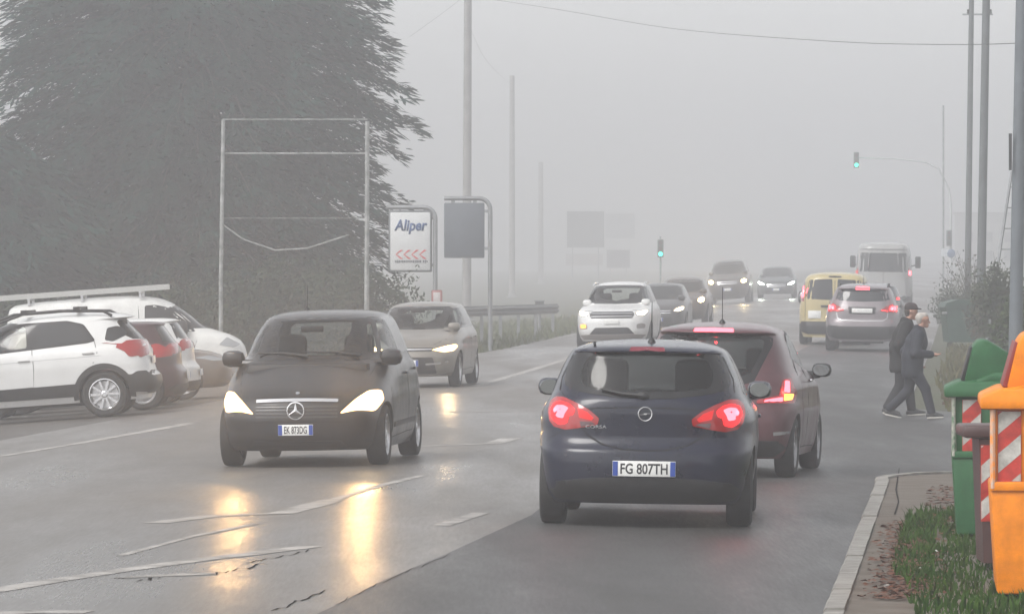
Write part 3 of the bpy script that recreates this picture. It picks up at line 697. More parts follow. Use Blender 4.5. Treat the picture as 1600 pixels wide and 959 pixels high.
def grille(c, y, z0, z1, bars=2, lower=True):
    c.patch('grille', 'front', [rounded([(-y, z0), (y, z0), (y*1.06, z1), (-y*1.06, z1)], .02)], M_black, off=.005)
    for i in range(bars):
        z = z0+(z1-z0)*(i+.5)/bars; c.line('grille_bar', 'front', [(a, z) for a in np.linspace(-y, y, 11)], (z1-z0)*.22, M_chrome, .011, .01)
    if lower: c.patch('lower_intake', 'front', [rounded([(-y*1.2, .24), (y*1.2, .24), (y*1.05, z0-.10), (-y*1.05, z0-.10)], .03)], M_black, off=.005)
def traffic_oncoming():
    # grey-beige hatchback behind the people carrier
    S = scale_spec(HATCH, 3.97, .841, 1.465, r=.30)
    lamp = [(.40, .645), (.60, .60), (.74, .62), (.79, .69), (.76, .735), (.60, .70)]
    c = oncoming('grey_hatchback_car', 'grey-beige hatchback behind the dark people carrier, one warm headlamp showing', 'car', S, paint('grey_beige', (.20, .185, .165), metal=.3), 640, 89, .10, lamp, glowp=80, hollow=True, emit=M_head)
    grille(c, .40, .62, .685, 1); c.line('bumper_trim', 'front', [(a, .215+.02*abs(a)) for a in np.linspace(-.62, .62, 13)], .03, M_chrome, .01, .012)
    c.line('bumper_trim', 'front', [(.30, .40), (.5, .41), (.66, .44)], .03, M_chrome, .01, .012); c.line('bumper_trim', 'front', [(-.30, .40), (-.5, .41), (-.66, .44)], .03, M_chrome, .01, .012)
    c.plate('front', .42, '', .36, .11); c.seats(1.75, .35, .42, .98); c.dash(2.75, .35)
    c.finish(); c.at(638, 91, head=.108+math.pi, ref='front')
    # white SUV
    lamp = [(.54, .93), (.60, .86), (.76, .85), (.84, .92), (.85, 1.0), (.70, .965)]
    c = oncoming('white_suv_car', 'white SUV with two-bar grille and lit headlamps, coming on beyond the dark blue car', 'car', SUV, paint('white', (.62, .62, .61), dirt=.05), 0, 0, 0, lamp, glowp=45, hollow=True)
    c.patch('grille', 'front', [rounded([(-.50, .80), (.50, .80), (.545, .885), (.50, .96), (-.50, .96), (-.545, .885)], .03)], M_black, off=.006)
    for z in (.845, .915): c.line('grille_bar', 'front', [(a, z) for a in np.linspace(-.5, .5, 13)], .03, mat('grille_bar_grey', (.3, .3, .31), rough=.35, metal=.3), .013, .012)
    c.patch('lower_intake', 'front', [rounded([(-.55, .42), (.55, .42), (.40, .58), (-.40, .58)], .03)], M_black, off=.006)
    c.patch('skid_plate', 'front', [symmetric([(0, .27), (.70, .30), (.80, .40), (.6, .41), (0, .41)])], mat('grey_skid', (.18, .16, .15), rough=.5), off=.006)
    for sg in (1, -1):
        P = rounded([(.60, .55), (.78, .55), (.80, .64), (.72, .68), (.60, .65)], .03); P = P if sg > 0 else mir(P)
        c.patch('fog_lamp_housing', 'front', [P], mat('grey_bezel', (.22, .2, .19), rough=.4), off=.007)
    c.patch('fog_lamp', 'front', [rounded([(-.63, .57), (-.77, .57), (-.77, .66), (-.63, .66)][::-1], .03)], M_indic, off=.012)
    c.glow('front', -.70, .61, (1, .5, .2), 5, .25)
    c.plate('front', .72, '', .36, .11, bands=False); c.seats(1.95, .37, .55, 1.12); c.dash(3.1, .37, 1.0)
    for sg in (1, -1):
        b = MB(); b.tube([(.9, sg*.62, 1.60), (1.0, sg*.62, 1.66), (2.0, sg*.62, 1.66), (2.3, sg*.62, 1.59)], .016, 8); b.build('roof_rail', M_chrome, c.root)
    c.finish(); c.at(956, 64.5, head=.105+math.pi, ref='front')
    # queue behind it
    lamp = [(.46, .66), (.62, .64), (.78, .70), (.80, .80), (.70, .80), (.52, .72)]
    c = oncoming('dark_hatchback_car', 'dark grey hatchback half hidden behind the white SUV, single lit headlamp', 'car', scale_spec(HATCH, 4.2, .88, 1.50), paint('dark_grey', (.05, .05, .055)), 0, 0, 0, lamp, glowp=80)
    grille(c, .40, .58, .70); c.plate('front', .42, '', .36, .11); c.finish(); c.at(1027, 52, head=.09+math.pi, ref='front')
    c = oncoming('brown_suv_car', 'dark brownish SUV second behind the white SUV with a bright round warm lamp', 'car', scale_spec(SUV, 4.4, .90, 1.60), paint('brown', (.06, .045, .04)), 0, 0, 0, [(.58, .80), (.66, .76), (.76, .80), (.77, .90), (.68, .93), (.59, .88)], glowp=150, big=1.3, emit=M_head)
    grille(c, .42, .72, .86); c.plate('front', .55, '', .36, .11); c.finish(); c.at(1063, 47.5, head=.09+math.pi, ref='front')
    c = oncoming('tall_van_car', 'tall dark vehicle farther back with two bright yellow lamps', 'car', scale_spec(SUV, 4.7, .92, 1.85, r=.36), paint('taupe', (.05, .045, .045)), 0, 0, 0, [(.58, .90), (.66, .85), (.77, .88), (.80, .98), (.70, 1.02), (.60, .98)], glowp=220, big=1.35, emit=M_head, warm=(1, .75, .36))
    grille(c, .42, .80, .96); c.plate('front', .6, '', .36, .11); c.finish(); c.k = 1.1; c.at(1138, 33.5, head=.085+math.pi, ref='front')
    c = oncoming('distant_car', 'low dark car farthest back in the oncoming queue with slanting white headlamps', 'car', scale_spec(HATCH, 4.5, .90, 1.46), paint('slate', (.05, .055, .06)), 0, 0, 0, [(.52, .62), (.70, .62), (.82, .70), (.82, .77), (.66, .72)], glowp=80, big=1.2, emit=lit('lit_head_lamp_cold', (.9, 1, .86), 30), warm=(.9, 1, .8))
    grille(c, .42, .5, .66); c.plate('front', .4, '', .36, .11); c.finish(); c.k = 1.1; c.at(1213, 31, head=.07+math.pi, ref='front')

def traffic_away():
    # silver SUV
    S = scale_spec(SUV, 4.39, .91, 1.64, r=.34)
    c = Car('grey_suv_car', 'grey SUV with lit brake lamps beside the two walkers', 'car', S, paint('silver', (.20, .175, .185), metal=.3))
    c.pane('rear_window', 'rear', symmetric([(0, 1.20), (.55, 1.22), (.655, 1.25), (.585, 1.48), (.52, 1.51), (0, 1.52)]), None)
    c.pane('windscreen', 'front', symmetric([(0, 1.14), (.68, 1.17), (.55, 1.54), (0, 1.56)]), None)
    for f in ('left', 'right'):
        c.pane('side_window', f, rounded([(.72, 1.18), (3.0, 1.13), (2.45, 1.48), (2.1, 1.53), (1.1, 1.53), (.85, 1.45)], .04), None)
        c.line('door_seam', f, [(1.9, 1.13), (1.86, .35), (3.0, .33), (3.1, .7), (3.05, 1.1)], .009); c.line('rear_door_seam', f, [(1.0, 1.15), (1.1, .8), (1.35, .35), (1.86, .35)], .009)
    for sg in (1, -1):
        q = (lambda P: P) if sg > 0 else mir
        o = c.patch('tail_light', 'rear', [rounded(q([(.42, .98), (.60, .95), (.86, .93), (.86, 1.12), (.70, 1.15), (.58, 1.09)]), .02, 2)], M_tail, off=.01, th=.03)
        c.patch('brake_lamp', 'rear', [rounded(q([(.64, .985), (.83, .96), (.83, 1.10), (.70, 1.12), (.64, 1.08)]), .02, 2)], M_stop, off=.013, th=.006, parent=o)
        c.patch('brake_lamp_core', 'rear', [rounded(q([(.67, 1.0), (.80, .99), (.80, 1.08), (.68, 1.09)]), .02, 2)], M_stophot, off=.016, th=.006, parent=o)
        c.patch('tail_lamp_bar', 'rear', [rounded(q([(.45, .99), (.62, .965), (.62, .99), (.47, 1.012)]), .008, 2)], M_stop, off=.013, th=.006, parent=o)
        c.glow('rear', sg*.74, 1.04, (1, .06, .06), 4, .2)
        b = MB(); b.tube([(.75, sg*.60, 1.56), (.85, sg*.60, 1.63), (2.0, sg*.60, 1.63), (2.3, sg*.60, 1.57)], .018, 8); b.build('roof_rail', M_black, c.root)
    c.patch('high_brake_light', 'rear', [rounded(symmetric([(0, 1.505), (.17, 1.505), (.16, 1.545), (0, 1.55)]), .008, 2)], M_stophot, off=.02)
    c.patch('plate_recess', 'rear', [rounded([(-.32, .90), (.32, .90), (.34, 1.07), (-.34, 1.07)], .03)], M_black, off=.005); c.plate('rear', .985, '', .5, .11, bands=False)
    c.line('tailgate_seam', 'rear', [(.62, .93), (.60, .80), (.5, .745), (0, .735), (-.5, .745), (-.60, .80), (-.62, .93)], .02, mat('chrome_strip', (.5, .5, .5), rough=.3, metal=.7), .006, .01)
    c.patch('lower_bumper', 'rear', [symmetric([(0, .29), (.6, .30), (.82, .36), (.89, .56), (.80, .62), (.5, .60), (0, .60)])], M_black, off=.007)
    c.mirrors(2.85, 1.15, (.09, .12, .09)); c.antenna(1.0, 0, .22, .5); c.handles([(2.0, 1.0), (1.15, 1.0)])
    c.finish(); c.at(1346, 64.5, head=.095)
    # yellow van
    c = Car('yellow_van', 'pale yellow passenger van with twin rear doors, left of the grey SUV', 'van', scale_spec(VAN, 4.9, .945, 1.89), paint('yellow', (.42, .35, .18), dirt=.08))
    for sg in (1, -1):
        q = (lambda P: P) if sg > 0 else mir
        c.pane('rear_window', 'rear', rounded(q([(.05, 1.16), (.72, 1.18), (.70, 1.54), (.66, 1.68), (.07, 1.71)]), .04), None)
        o = c.patch('tail_light', 'rear', [rounded(q([(.80, 1.12), (.90, 1.12), (.86, 1.60), (.78, 1.58)]), .02, 2)], M_tail, off=.012, th=.03)
        c.patch('brake_lamp', 'rear', [rounded(q([(.80, 1.22), (.885, 1.22), (.86, 1.52), (.79, 1.50)]), .02, 2)], M_stophot if sg > 0 else M_tailon, off=.016, th=.006, parent=o)
        c.line('door_hinge_line', 'rear', [(sg*.765, .62), (sg*.77, 1.2), (sg*.72, 1.8)], .012)
    c.glow('rear', .83, 1.38, (1, .08, .08), 4, .2)
    c.line('rear_door_seam', 'rear', [(0, .55), (0, 1.75)], .014)
    c.patch('bumper', 'rear', [symmetric([(0, .28), (.7, .28), (.90, .34), (.93, .52), (.85, .60), (0, .60)])], M_black, off=.012)
    c.patch('high_brake_light', 'rear', [rounded(symmetric([(0, 1.75), (.17, 1.75), (.16, 1.785), (0, 1.785)]), .01, 2)], M_black, off=.01)
    c.plate('rear', .78, '', .33, .2, y=.52, bands=False)
    h, n = c.hit('rear', .25, 1.0); b = MB(); b.box(h+Vector((-.02, 0, 0)), (.03, .22, .05), bev=.01); b.build('door_handle', M_black, c.root)
    c.pane('windscreen', 'front', symmetric([(0, 1.17), (.78, 1.2), (.66, 1.68), (0, 1.74)]), None)
    for f in ('left', 'right'):
        c.pane('side_window', f, rounded([(.4, 1.16), (2.5, 1.16), (2.5, 1.64), (.45, 1.64)], .05), None); c.pane('cab_window', f, rounded([(2.65, 1.14), (3.8, 1.1), (3.3, 1.6), (2.65, 1.64)], .05), None)
        c.patch('sill_cladding', f, [[(1.35, .30), (3.6, .30), (3.6, .48), (1.35, .48)]], M_black, off=.008)
    c.mirrors(3.6, 1.2, (.10, .13, .17), y=1.12, m=M_black)
    c.finish(); c.at(1303, 60, head=.09)
    # grey hatchback further up, mostly hidden
    S = scale_spec(HATCH, 4.1, .88, 1.53)
    c = Car('hidden_grey_car', 'grey hatchback between the grey SUV and the minibus, only its right rear showing', 'car', S, paint('mid_grey', (.14, .14, .15), metal=.3))
    c.pane('rear_window', 'rear', symmetric([(0, 1.08), (.6, 1.12), (.52, 1.40), (0, 1.43)]), None)
    for sg in (1, -1):
        q = (lambda P: P) if sg > 0 else mir
        o = c.patch('tail_light', 'rear', [rounded(q([(.62, .95), (.80, .95), (.78, 1.15), (.68, 1.18)]), .02, 2)], M_tail, off=.01, th=.03)
        c.patch('brake_lamp', 'rear', [rounded(q([(.66, .99), (.77, .99), (.76, 1.12), (.69, 1.13)]), .02, 2)], M_stop, off=.014, th=.006, parent=o)
    for f in ('left', 'right'): c.pane('side_window', f, rounded([(.8, 1.1), (2.6, 1.03), (2.15, 1.33), (1.3, 1.43), (.95, 1.37)], .04), None)
    c.plate('rear', .5, '', .5, .11); c.mirrors(2.4, 1.1); c.finish(); c.at(1362, 54, head=.10)
    # minibus
    c = Car('minibus', 'tall white minibus with a wide rear window, ahead of the grey SUV', 'minibus', scale_spec(MINIBUS, 7.0, 1.0, 2.46), paint('bus_white', (.30, .30, .295), dirt=.08), hollow=False)
    c.pane('rear_window', 'rear', rounded([(-.84, 1.42), (.84, 1.42), (.80, 2.08), (-.80, 2.08)], .06), None)
    c.line('rear_door_seam', 'rear', [(0, .6), (0, 2.2)], .015)
    for sg in (1, -1):
        q = (lambda P: P) if sg > 0 else mir
        o = c.patch('tail_light', 'rear', [rounded(q([(.86, 1.24), (.965, 1.24), (.955, 1.56), (.87, 1.56)]), .02, 2)], M_tail, off=.012, th=.03)
        c.patch('brake_lamp', 'rear', [rounded(q([(.865, 1.31), (.96, 1.31), (.955, 1.47), (.87, 1.47)]), .02, 2)], M_stophot if sg < 0 else M_tailon, off=.016, th=.006, parent=o)
        b = MB(); b.box((6.2, sg*1.17, 1.75), (.12, .20, .42), bev=.04); b.tube([(6.2, sg*.9, 1.6), (6.2, sg*1.12, 1.65)], .025, 6); b.build('wing_mirror', M_black, c.root)
        c.pane('side_window', 'left' if sg > 0 else 'right', rounded([(.5, 1.3), (4.6, 1.3), (4.6, 2.0), (.5, 2.0)], .08), None)
    c.glow('rear', -.93, 1.4, (1, .06, .06), 5, .2)
    c.patch('bumper', 'rear', [symmetric([(0, .34), (.95, .38), (.96, .58), (0, .60)])], M_black, off=.012); c.plate('rear', .72, '', .5, .11, y=0)
    c.line('roof_moulding', 'rear', [(-.8, 2.2), (.8, 2.2)], .03, M_black, .008, .012)
    c.finish(); c.k = 1.12; c.at(1379, 40, head=.08)

def parked():
    # white SUV, side on, nose to the left
    S = scale_spec(SUV, 4.28, .885, 1.62, wb=2.555, ra=.79, r=.345, arch=1.14)
    S['rear'] = [(.16, .30), (.04, .38), (0, .50), (.01, .58), (.07, .66), (.10, .80), (.12, .98), (.17, 1.08), (.44, 1.42), (.47, 1.46), (.34, 1.485), (.42, 1.52), (.75, 1.58), (1.2, 1.612), (1.5, 1.62)]
    S['rim'] = (10, False, M_alloy)
    c = Car('parked_white_suv', 'white SUV with black roof rails and ten-spoke wheels, parked nearest on the left', 'car', S, paint('white', (.47, .47, .48)), hollow=True)
    for f in ('left', 'right'):
        c.pane('side_window', f, rounded([(.88, 1.16), (1.0, 1.13), (3.05, 1.02), (2.75, 1.22), (2.35, 1.45), (2.0, 1.49), (1.3, 1.49), (1.05, 1.42)], .04), rounded([(1.92, 1.12), (2.72, 1.07), (2.6, 1.2), (2.3, 1.40), (1.94, 1.45)], .03))
        c.patch('rear_side_pane', f, [rounded([(.98, 1.17), (1.76, 1.12), (1.78, 1.455), (1.32, 1.46), (1.1, 1.40)], .03)], M_dglass, off=.006)
        c.patch('rear_quarter_pane', f, [rounded([(.40, 1.22), (.62, 1.13), (.74, 1.16), (.70, 1.34), (.55, 1.36), (.45, 1.31)], .03)], M_dglass, off=.006)
        c.patch('sill_cladding', f, [rounded([(1.18, .34), (2.96, .34), (2.92, .50), (1.22, .53)], .02)], M_black, off=.012)
        c.patch('corner_cladding', f, [rounded([(.05, .34), (.42, .36), (.40, .60), (.28, .66), (.06, .66)], .03)], M_black, off=.010)
        c.line('door_seam', f, [(1.85, 1.12), (1.83, .8), (1.85, .52), (2.95, .50), (3.1, .75), (3.02, 1.02)], .009)
        c.line('rear_door_seam', f, [(.90, 1.16), (.86, .98), (.93, .82)], .009)
        c.line('crease_line', f, [(.8, .93), (1.6, .92), (3.0, .89)], .008, mat('crease_grey', (.4, .4, .4), rough=.4))
        o = c.patch('tail_light', f, [rounded([(.12, .90), (.22, .86), (.34, .95), (.52, 1.07), (.42, 1.13), (.22, 1.13), (.14, 1.06)], .02, 2)], M_tail, off=.010, th=.02)
    c.arch_trim(M_black, .075); c.handles([(1.98, .93), (1.0, .98)])
    c.sym('tail_light', 'rear', rounded([(.60, .90), (.80, .88), (.80, 1.12), (.66, 1.10)], .02, 2), M_tail, off=.01)
    c.pane('rear_window', 'rear', symmetric([(0, 1.12), (.60, 1.15), (.64, 1.2), (.55, 1.42), (.48, 1.45), (0, 1.46)]), None)
    c.pane('windscreen', 'front', symmetric([(0, 1.13), (.66, 1.16), (.54, 1.50), (0, 1.53)]), None, M_clear)
    c.patch('lower_bumper', 'rear', [symmetric([(0, .32), (.6, .33), (.82, .40), (.84, .62), (.6, .58), (0, .58)])], M_black, off=.012)
    for sg in (1, -1):
        b = MB(); b.tube([(.62, sg*.60, 1.52), (.75, sg*.60, 1.60), (1.4, sg*.60, 1.645), (2.1, sg*.60, 1.635), (2.5, sg*.60, 1.52)], .022, 8); b.build('roof_rail', M_black, c.root)
    for x in (1.15, 1.95):
        b = MB(); b.box((x, 0, 1.675), (.07, 1.30, .035), bev=.01); b.box((x, .60, 1.66), (.10, .08, .07), bev=.01); b.box((x, -.60, 1.66), (.10, .08, .07), bev=.01); b.build('roof_bar', M_black, c.root)
    c.plate('rear', .82, '', .5, .11); c.mirrors(2.95, 1.09); c.seats(1.95, .36, .5, 1.05)
    c.finish(); c.place(-5.32, 83.0, -math.pi/2+.02)
    def small(name, label, pt, X, Y, S, lampz=1.0, out=False):
        c = Car(name, label, 'car', S, pt)
        k = S['H']/1.48
        c.pane('rear_window', 'rear', symmetric([(0, 1.05*k), (.58, 1.10*k), (.50, 1.36*k), (0, 1.39*k)]), None)
        for f in ('left', 'right'):
            c.pane('side_window', f, rounded([(.75, 1.08*k), (2.6, 1.01*k), (2.15, 1.30*k), (1.3, 1.39*k), (.95, 1.34*k)], .04), None)
            c.patch('tail_light', f, [rounded([(.10, lampz-.07), (.20, lampz-.08), (.27, lampz+.04), (.21, lampz+.09), (.12, lampz+.09)], .02, 2)], M_tail, off=.010, th=.02)
            c.line('door_seam', f, [(1.5, 1.05*k), (1.45, .8), (1.5, .3), (2.6, .27), (2.72, .6), (2.68, .97*k)], .008)
        c.sym('tail_light', 'rear', rounded([(.60, lampz-.10), (.80, lampz-.12), (.80, lampz+.12), (.66, lampz+.10)], .02, 2), M_tail, off=.01)
        c.plate('rear', .5, '', .5, .11); c.mirrors(2.4, 1.1); c.handles([(1.65, .86)])
        c.patch('lower_bumper', 'rear', [symmetric([(0, .21), (.62, .22), (.76, .30), (.68, .37), (0, .38)])], M_black, off=.007)
        c.pane('windscreen', 'front', symmetric([(0, 1.02*k), (.68, 1.05*k), (.55, 1.36*k), (0, 1.39*k)]), None)
        c.sym('headlight', 'front', [(.45, .66*k), (.70, .66*k), (.80, .74*k), (.66, .77*k)], M_clearlens, off=.008)
        c.line('bonnet_seam', 'front', [(.42, .72*k), (.62, .85*k), (.68, .98*k)], .009); c.line('bonnet_seam', 'front', [(-.42, .72*k), (-.62, .85*k), (-.68, .98*k)], .009)
        c.finish(); c.place(X, Y, math.pi/2-.06 if out else -math.pi/2+.02, 'front' if out else 'rear'); return c
    small('parked_red_car', 'dark red hatchback parked between the nearest white SUV and the next white hatchback', paint('wine_red', (.05, .022, .026)), -5.15, 87.0, scale_spec(HATCH, 3.9, .86, 1.42), .93)
    small('parked_white_car', 'white hatchback with red rear lamp, parked behind the dark red one', paint('white', (.47, .47, .48)), -5.14, 90.4, scale_spec(HATCH, 3.8, .85, 1.46), .98)
    small('parked_grey_car', 'brownish grey car parked nose out, last of the row on the left', paint('brown_grey', (.17, .145, .13), metal=.3), -4.85, 95.0, scale_spec(HATCH, 4.2, .87, 1.42), .92, out=True)
    # white panel van, nose to the right
    S = scale_spec(VAN, 5.0, .96, 1.97, r=.33)
    c = Car('panel_van', 'white panel van with a ladder on its roof behind the parked cars', 'van', S, paint('van_white', (.62, .62, .60)))
    for f in ('left', 'right'):
        c.pane('cab_window', f, rounded([(2.95, 1.18), (4.0, 1.12), (3.78, 1.37), (3.42, 1.67), (3.2, 1.73), (2.98, 1.73)], .05), None)
        c.line('door_seam', f, [(2.85, 1.72), (2.83, .4), (3.75, .36), (3.95, .8), (4.05, 1.05)], .012); c.line('sliding_door_seam', f, [(1.55, 1.68), (1.55, .42), (2.83, .42)], .012)
        c.patch('headlight', f, [rounded([(4.45, .82), (4.75, .74), (4.88, .80), (4.62, .96)], .03)], M_clearlens, off=.01)
        c.line('door_rail', f, [(.5, 1.0), (1.5, 1.0)], .03, mat('rail_grey', (.35, .35, .35)), .006, .01)
    c.pane('windscreen', 'front', symmetric([(0, 1.16), (.78, 1.19), (.66, 1.66), (0, 1.72)]), None)
    c.mirrors(3.75, 1.2, (.10, .12, .16), y=1.1, m=M_black); c.handles([(3.0, .95)], M_black)
    for x in (.6, 1.7, 2.9):
        b = MB(); b.box((x, 0, 2.01), (.05, 1.5, .035)); b.box((x, .68, 1.95), (.05, .05, .12)); b.box((x, -.68, 1.95), (.05, .05, .12)); b.build('roof_rack_bar', M_alloy, c.root)
    c.finish(); c.place(-5.45, 113, math.pi/2-.02, 'front')
    L = empty('ladder'); tag(L, 'long pale metal ladder lying on the roof rack of the white van', 'ladder')
    alu = mat('ladder_aluminium', (.5, .5, .48), rough=.4, metal=.6)
    for y in (-.62, -.30):
        b = MB(); b.box((1.55, y, 2.085), (3.9, .035, .11)); b.build('ladder_rail', alu, L)
    for i in range(13):
        b = MB(); b.tube([(-.25+i*.3, -.62, 2.085), (-.25+i*.3, -.30, 2.085)], .016, 6); b.build('rung', alu, L)
    L.matrix_world = c.root.matrix_world
# ------------------------------------------------------------------ ground, road, kerb
def asphalt(name, c, wet=.30, dry=.52, patch_scale=.35, spec=.5):
    m = bpy.data.materials.new(name); m.use_nodes = True; N = m.node_tree.nodes; L = m.node_tree.links; b = N['Principled BSDF']
    b.inputs['Specular IOR Level'].default_value = spec
    tc = N.new('ShaderNodeTexCoord')
    def noise(s, d=6, r=.6, stretch=None):
        n = N.new('ShaderNodeTexNoise'); n.inputs['Scale'].default_value = s; n.inputs['Detail'].default_value = d; n.inputs['Roughness'].default_value = r
        if stretch:
            mp = N.new('ShaderNodeMapping'); mp.inputs['Rotation'].default_value = (0, 0, math.atan(.083)); mp.inputs['Scale'].default_value = stretch
            L.new(tc.outputs['Object'], mp.inputs[0]); L.new(mp.outputs[0], n.inputs['Vector'])
        else: L.new(tc.outputs['Object'], n.inputs['Vector'])
        return n
    def rng_(src, a, b_, lo, hi):
        r = N.new('ShaderNodeMapRange'); r.inputs[1].default_value = a; r.inputs[2].default_value = b_; r.inputs[3].default_value = lo; r.inputs[4].default_value = hi; L.new(src, r.inputs[0]); return r.outputs[0]
    big = noise(patch_scale, 5, .6, (1, .12, 1)); mid = noise(2.2, 6, .65, (1, .4, 1)); fine = noise(70, 3, .7)
    mul = N.new('ShaderNodeMath'); mul.operation = 'MULTIPLY'; L.new(rng_(big.outputs[0], .3, .7, .75, 1.3), mul.inputs[0]); L.new(rng_(mid.outputs[0], .3, .7, .85, 1.15), mul.inputs[1])
    grain = noise(1.0, 3, .7, (34, 1.6, 1)); mg = N.new('ShaderNodeMath'); mg.operation = 'MULTIPLY'; L.new(mul.outputs[0], mg.inputs[0]); L.new(rng_(grain.outputs[0], .3, .7, .85, 1.15), mg.inputs[1]); mul = mg
    m2 = N.new('ShaderNodeMath'); m2.operation = 'MULTIPLY'; L.new(mul.outputs[0], m2.inputs[0]); L.new(rng_(fine.outputs[0], .3, .7, .6, 1.4), m2.inputs[1])
    vm = N.new('ShaderNodeVectorMath'); vm.operation = 'SCALE'; vm.inputs[0].default_value = c; L.new(m2.outputs[0], vm.inputs['Scale']); L.new(vm.outputs[0], b.inputs['Base Color'])
    add = N.new('ShaderNodeMath'); L.new(rng_(big.outputs[0], .38, .62, wet-.06, dry+.06), add.inputs[0]); L.new(rng_(grain.outputs[0], .3, .7, -.05, .05), add.inputs[1]); L.new(add.outputs[0], b.inputs['Roughness'])
    bp = N.new('ShaderNodeBump'); bp.inputs['Strength'].default_value = .35; bp.inputs['Distance'].default_value = .004; L.new(fine.outputs[0], bp.inputs['Height']); L.new(bp.outputs[0], b.inputs['Normal'])
    return m
M_road = asphalt('damp_asphalt', (.105, .095, .085), .34, .5, spec=.33); M_road2 = asphalt('newer_asphalt', (.05, .049, .048), .42, .62, spec=.3)
M_lot = asphalt('parking_asphalt', (.07, .062, .055), .5, .7, spec=.3); M_line = mat('worn_road_paint', (.40, .38, .355), rough=.55, c2=(.11, .10, .09), scale=3.0)
M_crack = mat('crack_tar', (.012, .012, .012), rough=.95, spec=.05)
M_soil = mat('verge_soil', (.055, .045, .03), rough=.95, c2=(.05, .065, .025), scale=1.2, bump=.5, bscale=14)
M_pave = mat('old_pavement', (.13, .115, .095), rough=.85, c2=(.075, .055, .04), scale=2.6, bump=.4, bscale=60)
M_kerb = mat('kerb_concrete', (.27, .26, .24), rough=.75, c2=(.15, .14, .125), scale=5, bump=.3, bscale=50)

